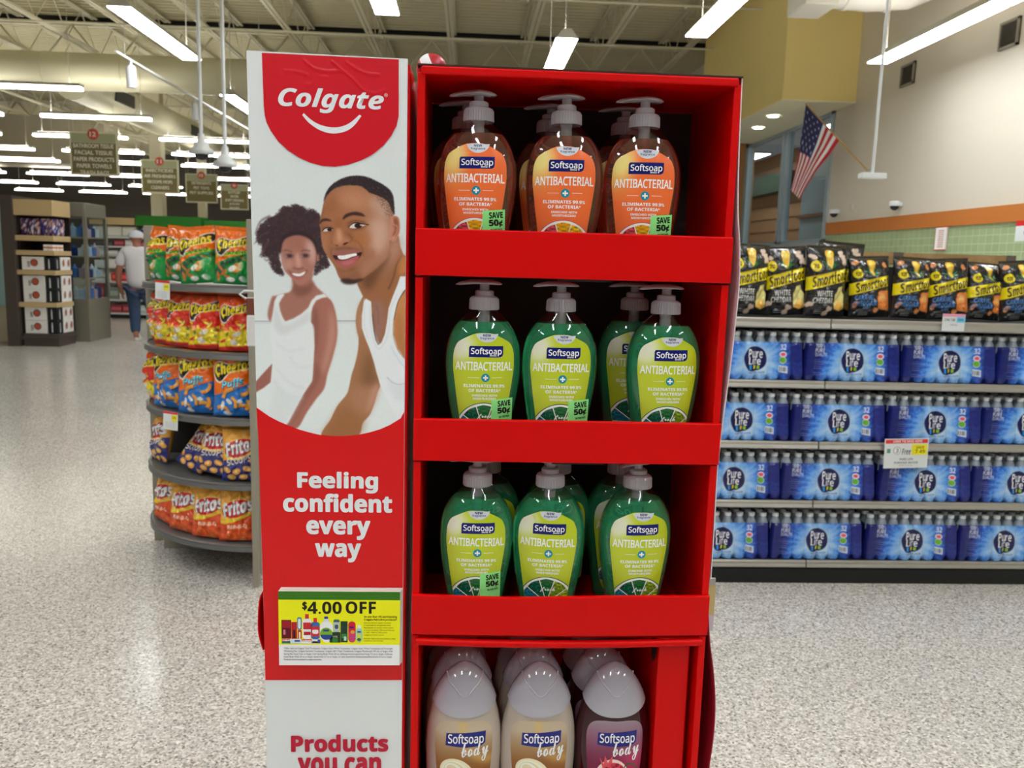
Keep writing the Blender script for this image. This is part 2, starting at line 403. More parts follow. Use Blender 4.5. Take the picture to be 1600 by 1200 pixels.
# wall on the window side: green tile, orange band, cream paint
M_PAINT = mat('cream_wall_paint', (216, 207, 190), rough=0.6)
def tile_mat():
    m = bpy.data.materials.new('green_wall_tile'); m.use_nodes = True; nt = m.node_tree; b = nt.nodes['Principled BSDF']; N = nt.nodes.new; L = nt.links.new
    tc = N('ShaderNodeTexCoord'); sp = N('ShaderNodeSeparateXYZ'); cb = N('ShaderNodeCombineXYZ'); L(tc.outputs['Object'], sp.inputs[0])
    L(sp.outputs[1], cb.inputs[0]); L(sp.outputs[2], cb.inputs[1])
    br = N('ShaderNodeTexBrick'); br.offset = 0; br.inputs['Scale'].default_value = 1; br.inputs['Mortar Size'].default_value = 0.006
    br.inputs['Brick Width'].default_value = 0.15; br.inputs['Row Height'].default_value = 0.11
    br.inputs['Color1'].default_value = (*lin((166, 184, 138)), 1); br.inputs['Color2'].default_value = (*lin((158, 176, 130)), 1); br.inputs['Mortar'].default_value = (*lin((192, 204, 170)), 1)
    L(cb.outputs[0], br.inputs['Vector']); L(br.outputs['Color'], b.inputs['Base Color']); b.inputs['Roughness'].default_value = 0.35; return m
M_TILE = tile_mat(); M_ORANGE = mat('orange_wall_band', (196, 118, 54), rough=0.5); M_BROWN = mat('tan_wall_panel', (205, 150, 100), rough=0.5)
mb = MB(); mb.box(WX, WX+0.2, -16, 15.8, 2.13, 7.5, 0); mb.box(WX, WX+0.2, -16, 15.8, 0, 2.13, 1)
mb.box(WX, WX+0.2, 15.8, 20.8, 4.46, 7.5, 0); mb.box(WX, WX+0.2, 15.8, 20.8, 0, 1.75, 0)
mb.box(WX, WX+0.2, 20.8, 22.5, 0, 7.5, 2); mb.box(WX, WX+0.2, 22.5, 54, 0, 7.5, 0)
struct(mb, 'wall_right', [M_PAINT, M_TILE, M_BROWN])
struct(MB().box(WX-0.03, WX, -16, 15.78, 2.13, 2.345), 'trim_1', M_ORANGE)
struct(MB().box(-45, 9, 53.8, 54, 0, 7.5), 'wall_back', mat('dark_back_wall', (104, 100, 96), rough=0.7))
# yellow bulkhead
mb = MB(); mb.box(5.47, WX-0.001, 15.0, 20.3, 4.43, 7.5, 0); mb.box(5.47, WX-0.001, 15.0, 20.3, 4.41, 4.43, 1)
struct(mb, 'wall_bulkhead', [mat('mustard_paint', (246, 224, 150), rough=0.6), mat('pale_yellow_paint', (250, 244, 212), rough=0.6)])
# window
M_ALU = mat('pale_blue_aluminium', (176, 190, 198), rough=0.4, metal=0.2)
fr = MB(); x0, x1 = WX-0.04, WX+0.1
fr.box(x0, x1, 15.8, 15.92, 1.97, 4.46); fr.box(x0, x1, 20.6, 20.8, 1.97, 4.46); fr.box(x0, x1, 18.22, 18.36, 1.97, 4.46); fr.box(x0, x1, 18.02, 18.1, 1.97, 4.46)
fr.box(x0, x1, 15.8, 20.8, 4.36, 4.46); fr.box(x0, x1, 15.8, 20.8, 1.97, 2.05)
w = struct(fr, 'window_1', M_ALU)
for a, b in ((15.92, 18.02), (18.36, 20.6)): MB().box(WX+0.02, WX+0.03, a, b, 2.05, 4.36).build('pane', M_PANE, w)
t = thing('door_header', 'grey automatic door header under the tall windows with round sensor', 'door header', (WX-0.1, 18.0, 1.86))
MB().box(-0.12, 0.1, -2.3, 2.6, -0.13, 0.11).build('housing', mat('header_grey', (168, 172, 176), rough=0.4), t, bevel=0.01)
MB().lathe([(0.045, 0), (0.045, 0.02), (0.02, 0.03)], 12).build('sensor', M_BLACK, t, loc=(-0.12, -1.0, -0.02)).rotation_euler = (0, -math.pi/2, 0)
# entrance lobby behind the glass
mb = MB(); mb.box(9.6, 9.8, 24.2, 34, 0, 5, 0); mb.box(9.6, 9.8, 15, 24.2, 0, 5, 1); mb.box(7.0, 9.8, 34, 34.2, 0, 5, 0)
for i in range(12): mb.box(9.57, 9.6, 24.2, 34, 0.2+i*0.4, 0.22+i*0.4, 2)
mb.box(9.2, 9.6, 24.4, 29.5, 3.75, 4.3, 3); mb.box(9.5, 9.6, 15, 24.2, 2.9, 3.0, 2)
struct(mb, 'wall_lobby', [mat('lobby_wood', (186, 140, 104), rough=0.5), mat('lobby_blue', (158, 178, 190), rough=0.4), mat('lobby_joint', (140, 104, 78)), mat('lobby_green', (50, 74, 56))])
# columns
M_COLUMN = mat('cream_column', (214, 208, 184), rough=0.5)
for x, y in ((-10.75, 30.0), (-14.2, 46.0)):
    struct(MB().box(x-0.2, x+0.2, y-0.2, y+0.2, 0, 7.3), 'column', M_COLUMN, bevel=0.02)

# ------------------------------------------------------------------ lamps
M_LENS = mat('fluorescent_lens', (255, 255, 255), emit=(244, 250, 255), strength=LAMP_POWER)
M_UPFILL = mat('uplight_fill', (255, 255, 255), emit=(255, 250, 240), strength=LAMP_POWER*1.6)  # glow added on top of the fixtures to brighten the ceiling
M_LENS2 = mat('strip_tube', (255, 255, 255), emit=(255, 252, 240), strength=LAMP_POWER*0.4)
M_HOUS = mat('lamp_housing', (196, 194, 184), rough=0.45)
LZ = 4.38
def lamp_y(x, y0, y1, label):
    t = thing('ceiling_light', label, 'ceiling light', (x, (y0+y1)/2, LZ), group='long ceiling lights over the front of the store')
    h = (y1-y0)/2; m = MB(); w = 0.15
    m.add([(-w, -h, 0), (w, -h, 0), (w*0.35, -h, 0.12), (-w*0.35, -h, 0.12), (-w, h, 0), (w, h, 0), (w*0.35, h, 0.12), (-w*0.35, h, 0.12)],
          [(0, 1, 2, 3), (7, 6, 5, 4), (1, 5, 6, 2), (3, 7, 4, 0), (2, 6, 7, 3), (0, 4, 5, 1)])
    m.build('housing', M_HOUS, t)
    d = MB(); d.box(-w+0.012, w-0.012, -h+0.01, -0.012, -0.012, -0.002).box(-w+0.012, w-0.012, 0.012, h-0.01, -0.012, -0.002); d.build('diffuser', M_LENS, t)
    MB().box(-0.03, 0.03, -h+0.1, h-0.1, 0.121, 0.126).build('added_uplight', M_UPFILL, t)  # added upward glow for the ceiling
    for s in (-1, 1): MB().tube([(0, s*(h-0.25), 0.12), (0, s*(h-0.25), 2.1)], 0.008, 5).build('hanger', M_HOUS, t)
    return t
lamp_y(-4.28, 10.83, 13.55, 'long bright ceiling light above the chip rack, hung beside the big duct')
lamp_y(-4.55, 16.36, 19.1, 'ceiling light half hidden behind the top of the tall smiling couple panel')
lamp_y(-1.04, 7.9, 10.67, 'ceiling light above the white panel, only its far end in view')
lamp_y(1.23, 11.4, 14.1, 'ceiling light right above the orange soap bottles, its tail behind the red box')
lamp_y(2.85, 8.3, 11.06, 'ceiling light beside the yellow bulkhead')
for i, a in enumerate((9.3, 6.55, 3.8)):
    lamp_y(5.70, a, a+2.72, 'ceiling light in the run along the cream wall, %s from the flag' % ORD[i])
for x in (-4.28, -1.04, 1.9, 5.0):  # out-of-view lamps carrying the rows on, added to light the display front
    for a in (-5.2, -1.4):
        if x == 5.0 and a == -1.4: continue
        lamp_y(x, a, a+2.7, 'unseen ceiling light added over the open floor the display faces, line %s, %s along it' % (ORD[(-4.28, -1.04, 1.9, 5.0).index(x)], ORD[(-5.2, -1.4).index(a)]))
lamp_y(-4.28, 2.5, 5.2, 'unseen ceiling light added over the floor between display and chip rack'); lamp_y(1.9, 2.2, 4.9, 'unseen ceiling light added over the floor between display and water shelves')  # also out of view, added for their light
row = 0; y = 16.7
while y < 50:
    xe = -7.3 if y < 22 else -0.25*y
    x = xe-2.5; k = 0
    while x > -0.6*y-1.5:
        if y < 22 or True:
            t = thing('strip_light', 'white strip light over the far aisles, row %s, %s along it' % (ORD[row], ORD[k]), 'ceiling light', (x+1.25, y, LZ), group='strip lights over the far aisles')
            MB().box(-1.22, 1.22, -0.09, 0.09, 0.1, 0.15).build('housing', M_HOUS, t)
            MB().box(-1.1, 1.1, -0.05, 0.05, 0.151, 0.156).build('added_uplight', M_UPFILL, t)  # same added glow, lifting the far ceiling
            for s in (-1, 1): MB().tube([(s*1.0, 0, 0.15), (s*1.0, 0, 0.6 if abs(x+1.25+s-(-9.7)) < 0.6 else 2.96)], 0.006, 4).build('hanger', M_HOUS, t)
            d = MB(); d.box(-1.22, -0.03, -0.06, -0.02, 0.03, 0.09).box(0.03, 1.22, -0.06, -0.02, 0.03, 0.09).box(-1.22, -0.03, 0.02, 0.06, 0.03, 0.09).box(0.03, 1.22, 0.02, 0.06, 0.03, 0.09)
            d.build('tube', M_LENS2, t)
        x -= 3.3; k += 1
    y += 3.45 if y < 30 else 5.2; row += 1
for y in (19.0, 25.5, 31.0):  # glowing panels added to brighten the dark lobby
    t = thing('lobby_fill_light', 'added fill light in the lobby behind the window, %s' % {19.0: 'nearest the doors', 25.5: 'middle one', 31.0: 'deepest inside'}[y], 'ceiling light', (8.3, y, 4.7), group='added lobby fill lights'); MB().box(-0.3, 0.3, -1.4, 1.4, 0, 0.05).build('housing', M_HOUS, t); MB().box(-0.27, 0.27, -1.37, 1.37, -0.01, -0.001).build('diffuser', M_LENS2, t)
# downlights in the bulkhead
for i, (x, y) in enumerate(((5.88, 16.55), (6.07, 17.95))):
    t = thing('downlight', 'round white downlight under the yellow bulkhead, %s the flag' % ('nearer' if i == 0 else 'farther from'), 'downlight', (x, y, 4.405), group='bulkhead downlights')
    MB().lathe([(0.13, 0), (0.13, -0.012), (0.1, -0.014)], 24, cap0=False, cap1=False).build('ring', M_CAPW, t)
    MB().lathe([(0.1, -0.006), (0.1, -0.010)], 24).build('bulb', M_LENS, t)

# ------------------------------------------------------------------ ducts and things that hang
M_DUCT = mat('cream_duct', (204, 200, 172), rough=0.45, metal=0.1); M_GRILL = mat('dark_grille', (70, 68, 62), rough=0.6)
def duct(name, label, path, r, ribs, n=28, M_DUCT=M_DUCT):
    t = thing(name, label, 'air duct', (0, 0, 0)); MB().tube(path, r, n).build('pipe', M_DUCT, t)
    for a, b in ribs:
        a = Vector(a); b = Vector(b); d = (b-a).normalized()*0.03; MB().tube([a-d, a+d], r*1.03, n).build('seam_band', M_DUCT, t)
    return t
t = duct('air_duct', 'big round cream duct running across under the roof above the chip rack', [(-16, 21, 5.6), (-3.6, 21, 5.6)], 0.42,
     [((x, 21, 5.6), (x+1, 21, 5.6)) for x in (-12.6, -10.0, -8.2, -6.0)])
t = duct('air_duct', 'round cream duct running away to the far wall with dark side grilles', [(-9.7, 21.6, 5.5), (-9.7, 34, 5.5), (-9.7, 46, 5.5)], 0.45,
     [((-9.7, y, 5.5), (-9.7, y+1, 5.5)) for y in (24.5, 27.5, 31, 36)])
for y in (23.0, 29.0): MB().box(-9.27, -9.22, y, y+1.2, 5.3, 5.62).build('grille', M_GRILL, t)
t = duct('air_duct', 'white duct elbow ending in a square outlet in front of the yellow bulkhead', [(5.0, 12.2, 5.45), (5.6, 12.2, 5.42), (6.1, 12.15, 5.45), (6.5, 11.9, 5.6), (6.62, 11.3, 5.5), (6.62, 10, 6.1), (6.62, 8, 6.1)], 0.3, [((x, 12.2, 5.43), (x+1, 12.2, 5.43)) for x in (5.25, 5.55, 5.85)], M_DUCT=mat('white_duct', (232, 230, 222), rough=0.4))
MB().box(4.55, 5.02, 11.85, 12.55, 5.08, 5.75).build('outlet_box', mat('white_duct'), t, bevel=0.02)
def ceil_cam(px, py, Y, lab):
    p = aY(px, py, Y); t = thing('security_camera', lab, 'security camera', tuple(p), group='hanging dome cameras')
    MB().tube([(0, 0, 0.18), (0, 0, 7.2-p[2])], 0.022, 8).build('rod', M_CAPW, t)
    MB().lathe([(0.035, 0.22), (0.045, 0.13), (0.075, 0.12), (0.085, 0.07), (0.125, 0.05), (0.135, 0.0), (0.08, -0.01)], 20).build('housing', M_CAPW, t)
    MB().lathe([(0.08, 0), (0.072, -0.035), (0.045, -0.065), (0.0, -0.075)], 16, cap1=False).build('dome', mat('smoked_dome', (40, 40, 44), rough=0.1), t)
ceil_cam(315, 240, 10, 'white dome camera on a long rod, the one hung nearer the aisle signs')
ceil_cam(352, 260, 10, 'white dome camera on a long rod, the one hung nearer the couple panel')
p = aY(1363, 274, 8.0)
t = thing('hanging_bracket', 'white ceiling rod ending in a flat bar in front of the cream wall', 'bracket', tuple(p))
MB().tube([(0, 0, 0.02), (0, 0, 7.2-p[2])], 0.014, 8).build('rod', M_CAPW, t); MB().box(-0.12, 0.12, -0.05, 0.05, -0.03, 0.02).build('bar', M_CAPW, t, bevel=0.006)
t = thing('track_light', 'thin white track with two spotlights beside the big duct', 'track light', (-4.8, 12, 4.1))
MB().box(-0.015, 0.015, 0, 9, 0, 0.03).build('rail', M_HOUS, t); MB().tube([(0, 0.3, 0.03), (0, 0.3, 2.4)], 0.006, 5).build('hanger', M_HOUS, t)
for y in (0.5, 3.3): s = MB().lathe([(0.065, -0.36), (0.065, -0.1), (0.05, -0.06), (0.0, -0.05)], 16, (0, y, 0)); s.tube([(0, y, -0.06), (0, y, 0.01)], 0.02, 6); s.build('spotlight', M_CAPW, t)

# aisle signs
M_SIGN = mat('sign_olive', (112, 108, 66), rough=0.6); M_SIGNF = mat('sign_cream_frame', (214, 212, 188), rough=0.5); M_SIGNR = mat('sign_red', (196, 76, 60), rough=0.5)
def aisle_sign(x, y, num, lines, lab):
    z0, z1 = 3.32, 4.4; t = thing('aisle_sign', lab, 'sign', (x, y, z0), group='hanging aisle signs'); H = z1-z0; W = 1.2
    MB().box(-W/2, W/2, -0.03, 0.03, 0, H).build('frame', M_SIGNF, t, bevel=0.01)
    b = MB(); b.box(-W/2+0.05, W/2-0.05, -0.036, -0.030, 0.05, H-0.27); pn = b.build('board', M_SIGN, t)
    MB().box(-W/2+0.05, W/2-0.05, -0.036, -0.030, H-0.26, H-0.04).build('board', mat('sign_sage', (164, 168, 136), rough=0.6), t)
    for i in range(5): MB().box(-W/2+0.05, W/2-0.05, -0.037, -0.036, 0.05+i*0.165, 0.065+i*0.165).build('rule_line', mat('sign_rust', (150, 92, 48)), pn)
    MB().prism(ell(0, H-0.06, 0.14, 0.14, 28), lambda a, c, k: (a, -0.035-0.012*k, c)).build('number_disc', M_SIGNR, t)
    pr = Pr(); pr.text(num, -0.075, 0.075, H-0.12, H+0.0, (0.8, 0.78, 0.7), 1, bold=0.02)
    n = len(lines)
    for i, s in enumerate(lines):
        hw = min(0.5, 0.036*len(s)); z = H-0.40-i*(0.165 if n > 4 else 0.18); pr.text(s, -hw, hw, z, z+0.105, (0.8, 0.78, 0.7), 0, bold=0.02)
    pr.put(MB(), lambda a, c, L: (a, -0.039-0.012*L, c)).build('lettering', M_PMAT, t)
    for s in (-1, 1): MB().tube([(s*0.5, 0, H), (s*0.5, 0, H+0.66)], 0.006, 4).build('wire', M_HOUS, t)
aisle_sign(-9.55, 22.3, '12', ['BATHROOM TISSUE', 'FACIAL TISSUE', 'PAPER PRODUCTS', 'PAPER TOWELS', 'TRASH BAGS'], 'olive aisle sign with number twelve listing paper goods')
aisle_sign(-10.1, 28.4, '11', ['INSECTICIDES', 'AIR FRESHENERS', 'BROOMS MOPS', 'CLEANERS'], 'olive aisle sign with number eleven in front of the cream column')
aisle_sign(-10.2, 33, '10', ['DETERGENTS', 'PET TOYS', 'PET SUPPLIES'], 'olive aisle sign with number ten, third along the signs')
aisle_sign(-10.2, 37.5, '9', ['BOTTLED', 'WATER', 'SOFT DRINKS', 'JUICES', 'MIXERS'], 'smallest olive aisle sign, partly hidden by the white couple panel')

# things on the wall
for i, (ya, yb, za, zb) in enumerate(((13.02, 13.42, 4.35, 4.68), (10.55, 10.93, 4.32, 4.66))):
    t = thing('wall_vent', 'dark square louvred vent high on the cream wall, %s' % ('the one near the flag' if i == 0 else 'the one above the ceiling light run'), 'vent', (WX-0.02, (ya+yb)/2, (za+zb)/2), group='wall vents')
    hy, hz = (yb-ya)/2, (zb-za)/2
    f = MB(); f.box(-0.02, 0.02, -hy, hy, hz-0.03, hz).box(-0.02, 0.02, -hy, hy, -hz, -hz+0.03).box(-0.02, 0.02, -hy, -hy+0.03, -hz, hz).box(-0.02, 0.02, hy-0.03, hy, -hz, hz); f.build('frame', mat('vent_frame', (150, 142, 126), rough=0.5), t)
    l = MB().box(0.005, 0.02, -hy, hy, -hz, hz)
    for k in range(9): z = -hz+0.045+k*(2*hz-0.09)/8; l.add([(-0.012, -hy+.03, z-.01), (-0.012, hy-.03, z-.01), (0.006, hy-.03, z+.012), (0.006, -hy+.03, z+.012)], [(0, 1, 2, 3)])
    l.build('louvre', mat('vent_louvre', (84, 78, 68), rough=0.6), t)
for px, py, lab in ((1398, 320, 'small white dome camera on the wall above the orange band, alone between flag and vents'), (1303, 332, 'small white dome camera on the wall close by the window')):
    p = aX(px, py, WX-0.1); t = thing('wall_camera', lab, 'security camera', tuple(p), group='wall cameras')
    MB().lathe([(0.0, 0.06), (0.07, 0.055), (0.085, 0.03), (0.085, -0.0), (0.075, -0.02)], 18).build('housing', M_CAPW, t)
    MB().lathe([(0.07, -0.02), (0.06, -0.06), (0.03, -0.085), (0, -0.09)], 16, cap1=False).build('dome', mat('smoked_dome'), t)
    MB().box(0, 0.1, -0.04, 0.04, -0.02, 0.04).build('bracket', M_CAPW, t)
p = aX(1331, 324, WX-0.02); tag(MB().box(-0.02, 0.02, -0.03, 0.03, -0.06, 0.06).build('wall_switch', M_HOUS, loc=tuple(p)), 'tiny grey box on the wall between the two dome cameras', 'switch')
def hang_card(px0, px1, py0, py1, X, red_top, name, lab, heart):
    a = aX(px0, py0, X); b = aX(px1, py1, X); y0, y1 = sorted((a[1], b[1])); z0, z1 = sorted((a[2], b[2]))
    t = thing(name, lab, 'sign', (X, (y0+y1)/2, z0)); h = (y1-y0)/2; H = z1-z0
    MB().box(-0.004, 0.004, -h, h, 0, H).build('board', M_WHITE, t)
    pr = Pr(); R = pc((200, 40, 40))
    if heart:
        pr.poly([(-h, H*0.74), (h, H*0.74), (h, H), (-h, H)], R, 1)
        c = (0.0, H*0.36); s = min(h, H*0.3)*0.8
        pr.poly([(c[0]+s*0.9*(16*math.sin(q)**3)/16, c[1]+s*0.9*(13*math.cos(q)-5*math.cos(2*q)-2*math.cos(3*q)-math.cos(4*q))/15) for q in np.linspace(0, 6.28, 40, endpoint=False)], R, 1)
    else:
        e = 0.012; pr.poly([(-h, 0), (h, 0), (h, H), (-h, H)], R, 1); pr.poly([(-h+e, e), (h-e, e), (h-e, H*0.9), (-h+e, H*0.9)], pc((228, 224, 218)), 2)
        for k in range(9): pr.poly([(-h*0.45, H*(0.12+k*0.08)), (h*0.45, H*(0.12+k*0.08)), (h*0.45, H*(0.155+k*0.08)), (-h*0.45, H*(0.155+k*0.08))], pc((190, 120, 118)), 3)
    pr.put(MB(), lambda u, v, L: (-0.004-0.0006*L, -u, v)).build('print', M_PMAT, t)
hang_card(1463, 1478, 352, 391, WX-0.02, True, 'wall_notice', 'tall narrow red bordered notice on the green tiles', False)
hang_card(1589, 1622, 345, 376, WX-0.3, True, 'heart_sign', 'white card with red heart at the edge by the green tiles', True)

# flag
t = thing('wall_flag', 'stars and stripes flag drooping from a slanted wooden pole on the wall', 'flag', tuple(aX(1357, 268, WX-0.05)))
o = Vector(t.location); base = Vector(aX(1357, 268, WX-0.05)); tip = Vector(aX(1256, 159, 5.95))
MB().tube([base-o, tip-o], 0.013, 8).build('pole', mat('flag_pole_wood', (190, 150, 84), rough=0.5), t)
MB().tube([tip-o, tip-o+(tip-base).normalized()*0.06], [0.02, 0.008], 8).build('finial', mat('finial_brown', (110, 70, 50)), t)
MB().lathe([(0.05, -0.02), (0.05, 0.02)], 12).build('socket', M_HOUS, t).rotation_euler = (0, 1.57, 0)
def flag_pt(u, v):      # u along the fly, v down the hoist (0 = tip)
    pk = lambda q: Vector(aX(q[0], q[1], q[2]))
    A = [pk(q) for q in ((1259, 164, 5.97), (1253, 205, 5.99), (1246, 250, 6.0), (1239, 280, 6.02), (1235, 297, 6.03))]
    B = [pk(q) for q in ((1312, 219, 6.42), (1297, 240, 6.36), (1277, 264, 6.28), (1260, 290, 6.2), (1249, 311, 6.15))]
    k = min(u*4, 3.999); i = int(k); f = k-i; a = A[i].lerp(A[i+1], f); b = B[i].lerp(B[i+1], f)
    p = a.lerp(b, v); d = 0.05*math.sin(v*13+u*2)*min(1, u*3+0.15); return p+Vector((d*0.5, d, 0))
n, mm = 66, 53; P = np.zeros((n, mm, 3)); C = np.zeros((n, mm, 3)); Rf, Wf, Bf = (176, 30, 44), (226, 222, 222), (42, 44, 84)
for i in range(n):
    for j in range(mm):
        u, v = i/(n-1), j/(mm-1); P[i, j] = flag_pt(u, v)-o; k = min(12, int(v*13)); c = Rf if k % 2 == 0 else Wf
        if v < 7/13 and u < 0.42:
            c = Bf; a, b = u/0.42*9, v/(7/13)*7
            if abs(a-round(a)) < 0.26 and abs(b-round(b)) < 0.22 and (round(a)+round(b)) % 2 == 0 and 0 < round(a) < 9: c = (210, 210, 222)
        C[i, j] = c
fl = MB().grid(P, np.clip(lin(C)/KP, 0, .9)).build('cloth', mat('flag_cloth', vcol=True, rough=0.8), t)
# ------------------------------------------------------------------ the red cardboard display
YF, YB = 0.930, 1.110; XL, XR = -0.0585, 0.2935; PL, PRt = -0.240, -0.069
disp = thing('cardboard_display', 'tall red cardboard display holding pump soaps, with a white and red couple panel', 'display stand', (0.03, 1.02, 0))
OFF = Vector(disp.location)
_E = [aY(a, b, YF) for a, b in ((416.7, 1200), (414.6, 1062), (411, 917), (404.2, 700), (400.9, 637.7), (397.2, 480), (389.9, 260), (385, 83))]
def PLf(z): return float(np.interp(z, [e[2] for e in _E], [e[0] for e in _E]))      # the panel narrows towards its foot
def dbuild(mb, name, mats, parent=disp, off=True, **k):
    mb.v = [(x-OFF.x, y-OFF.y, z-OFF.z) for x, y, z in mb.v]
    return mb.build(name, mats, parent, **k)
TH = 0.0085
tiers = [(1.461, 1.676, 1.512), (1.252, 1.459, 1.3005), (1.043, 1.250, 1.0925)]
for i, (z0, z1, zl) in enumerate(tiers):
    m = MB(); m.box(XL, XL+TH, YF, YB, z0, z1).box(XR-TH, XR, YF, YB, z0, z1)
    m.box(XL+TH, XR-TH, YF+0.002, YB, z0+0.0005, z0+0.0045); m.box(XL+TH, XR-TH, YB-0.004, YB, z0+0.0045, z1)
    tr = dbuild(m, 'tray', M_RED, bevel=0.0012)
    l = MB(); n = 24; ring = []
    for k in range(n+1):
        u = k/n; x = XL+(XR-XL)*u; bow = 0.0; dip = 0.0
        if i == 2: bow = -0.0035*math.sin(math.pi*u)-0.0015*math.exp(-((u-0.6)/0.02)**2); dip = -0.0022*math.sin(math.pi*min(1, u/0.6))-0.0006
        if i == 1: bow = -0.001*math.sin(math.pi*u)
        ring.append([(x, YF-0.0045+bow, z0), (x, YF-0.0045+bow, zl+dip), (x, YF+0.001+bow, zl+dip+0.0006), (x, YF+0.001+bow, z0)])
    l.rings(ring, smooth=False); dbuild(l, 'lip', M_RED, tr, bevel=0.0012)
    s = MB()
    for sx in ((0.02, 0.06),) if i == 2 else ((0.10, 0.16),):
        s.box(sx[0], sx[1], YF-0.002, YF+0.006, z0-0.0022, z0-0.0002)
    dbuild(s, 'slot_shade', M_BLACK, tr)  # black strip stands in for the dark slot between trays
    # dark sheet at the back standing in for the shade deep in the tray
    dbuild(MB().box(XL+TH, XR-TH, YB-0.0048, YB-0.0042, z0+0.005, z1-0.002), 'shade_sheet', mat('tray_shade', (58, 46, 42), rough=0.8), tr)
m = MB(); m.box(XL+0.001, XR-0.001, YF+0.004, YB, 1.676, 1.682); m.box(XL+0.004, XR-0.004, YF-0.003, YF+0.006, 1.6735, 1.6825)
tp = dbuild(m, 'top_panel', M_RED, bevel=0.002)
dbuild(MB().box(XL, XR, YF-0.002, YB, 1.6825, 1.6842), 'raw_edge', M_DARKEDGE, tp)
# lower box
m = MB(); m.box(XL, XL+TH, YF, YB, 0.0, 1.040).box(XR-TH, XR, YF, YB, 0.0, 1.040).box(XL, XR, YB-0.004, YB, 0, 1.04).box(XL, XR, YF-0.001, YF+0.004, 0.0, 0.83)
m.box(XL+TH, XR-TH, YF+0.004, YB-0.004, 0.774, 0.779); m.box(XL+0.001, XR-0.001, YF+0.003, YB, 1.036, 1.041)
lb = dbuild(m, 'lower_box', M_RED, bevel=0.0012)
m = MB(); m.tube([(XL+0.005+(XR-XL-0.01)*k/12, YF-0.001-0.002*math.sin(math.pi*k/12), 1.0335-0.0025*math.sin(math.pi*k/12)) for k in range(13)], 0.0048, 10)
dbuild(m, 'rolled_rim', M_RED, lb)
dbuild(MB().box(0.240, 0.2785, YF+0.012, YB-0.005, 0.779, 1.0355), 'filler_column', M_RED, lb, bevel=0.0015)
dbuild(MB().add([(0.2385, 0.955, 1.03), (0.2385, 0.975, 1.03), (0.2385, 0.972, 0.998), (0.2385, 0.962, 0.99), (0.2385, 0.949, 1.01)], [(0, 1, 2, 3, 4)]), 'torn_hole', M_BLACK, lb)
# bowed side sheet
def sheet(pxs, name, mats, side=1, wd=0.16):
    q = spl([(aY(a, b, YF)[0], aY(a, b, YF)[2]) for a, b in pxs], 6, False); m = MB(); R = []
    xb = XR+0.002 if side > 0 else -0.226
    for x, z in q:
        R.append([(x, YF, z), (x+side*0.0012, YF, z), ((x+xb)/2+side*0.0032, YF+wd*0.5, z), (xb+side*0.0012, YF+wd, z), (xb, YF+wd, z), ((x+xb)/2+side*0.002, YF+wd*0.5, z)])
    m.rings(R, smooth=False); return dbuild(m, name, mats)
M_PINK = mat('pink_white_sheet', (226, 206, 210), rough=0.5)
sheet([(1159, 121), (1154, 240), (1152.5, 330), (1155, 380), (1154.5, 440), (1149, 500), (1141, 570), (1130, 650), (1124, 700), (1120, 740), (1115, 830), (1110, 905)], 'side_sheet', M_PINK)
sheet([(1105, 940), (1108, 1000), (1114, 1050), (1116.5, 1100), (1114, 1150), (1107, 1200), (1100, 1260)], 'side_sheet', mat('wine_sheet', (150, 20, 40), rough=0.5))
sheet([(413, 922), (407, 935), (404.5, 960), (405, 990), (412, 1016)], 'side_flap', M_RED, side=-1, wd=0.05)
m = MB(); a = aY(1109, 985, 1.0); b = aY(1119, 903, 1.0); h = (b[2]-a[2])
m.box(0.300, b[0], 0.999, 1.001, a[2], a[2]+h*0.3, 0).box(0.300, b[0], 0.999, 1.001, a[2]+h*0.3, b[2]-h*0.13, 1).box(0.300, b[0]-0.001, 0.998, 1.001, b[2]-h*0.13, b[2], 2)
dbuild(m, 'side_card', [mat('lilac_card', (214, 200, 214)), mat('straw_card', (204, 190, 130)), mat('grey_card', (170, 178, 176))])

# poster column
dbuild(MB().box(-0.2245, PRt+0.0025, YF+0.004, YB, 0.0, 1.684), 'column', M_RED, bevel=0.001)
m = MB(); m.rings([[(PLf(z), YF, z), (PRt, YF, z-0.0018*(z > 1.68)), (PRt, YF+0.0035, z-0.0018*(z > 1.68)), (PLf(z), YF+0.0035, z)] for z in (0, 0.4, 0.85, 0.95, 1.05, 1.2, 1.25, 1.3, 1.4, 1.45, 1.5, 1.6, 1.6905)], smooth=False)
board = dbuild(m, 'poster_panel', M_WHITE)
def q(px, py): p = aY(px, py, YF); return (min(max(p[0], PLf(p[2])+0.0002), PRt-0.0002), p[2])
def on_board(x, z, L): return (x-OFF.x, YF-0.0004-0.00025*L-OFF.y, z)
M_POSTER = mat('poster_ink', vcol=True, rough=0.33, spec=0.45, bump=(9, 0.05, 0.01))
def txt(pr, s, x0, x1, y0, y1, col, L, **k):
    cx, cy = (x0+x1)/2, (y0+y1)/2; s_ = (y1-y0)
    pr.text(s, aY(x0, cy-0.03*(cx-x0), YF)[0], aY(x1, cy+0.03*(x1-cx), YF)[0], aY(cx, y1, YF)[2], aY(cx, y0, YF)[2], col, L, **k)
RED = pc((196, 16, 32)); RED2 = pc((204, 8, 14)); WH = pc((214, 218, 220))
pr = Pr(); A = [(409.4, 82.0), (623, 88.9), (623, 181), (619.8, 196.5), (611, 213), (598.8, 228), (582, 241.5), (563.8, 251), (544, 257.5), (523.5, 260.6), (504, 259.5), (485, 254.3), (467, 246), (450, 235), (435.5, 221.5), (423.8, 205.3), (417, 192), (414, 180.8), (412.4, 165)]
pts = [q(*p) for p in A]; zt = 1.6885; pts[0] = (pts[0][0], zt); pts[1] = (pts[1][0], zt-0.001)
pr.poly(pts, RED, 2, dense=0.0016)
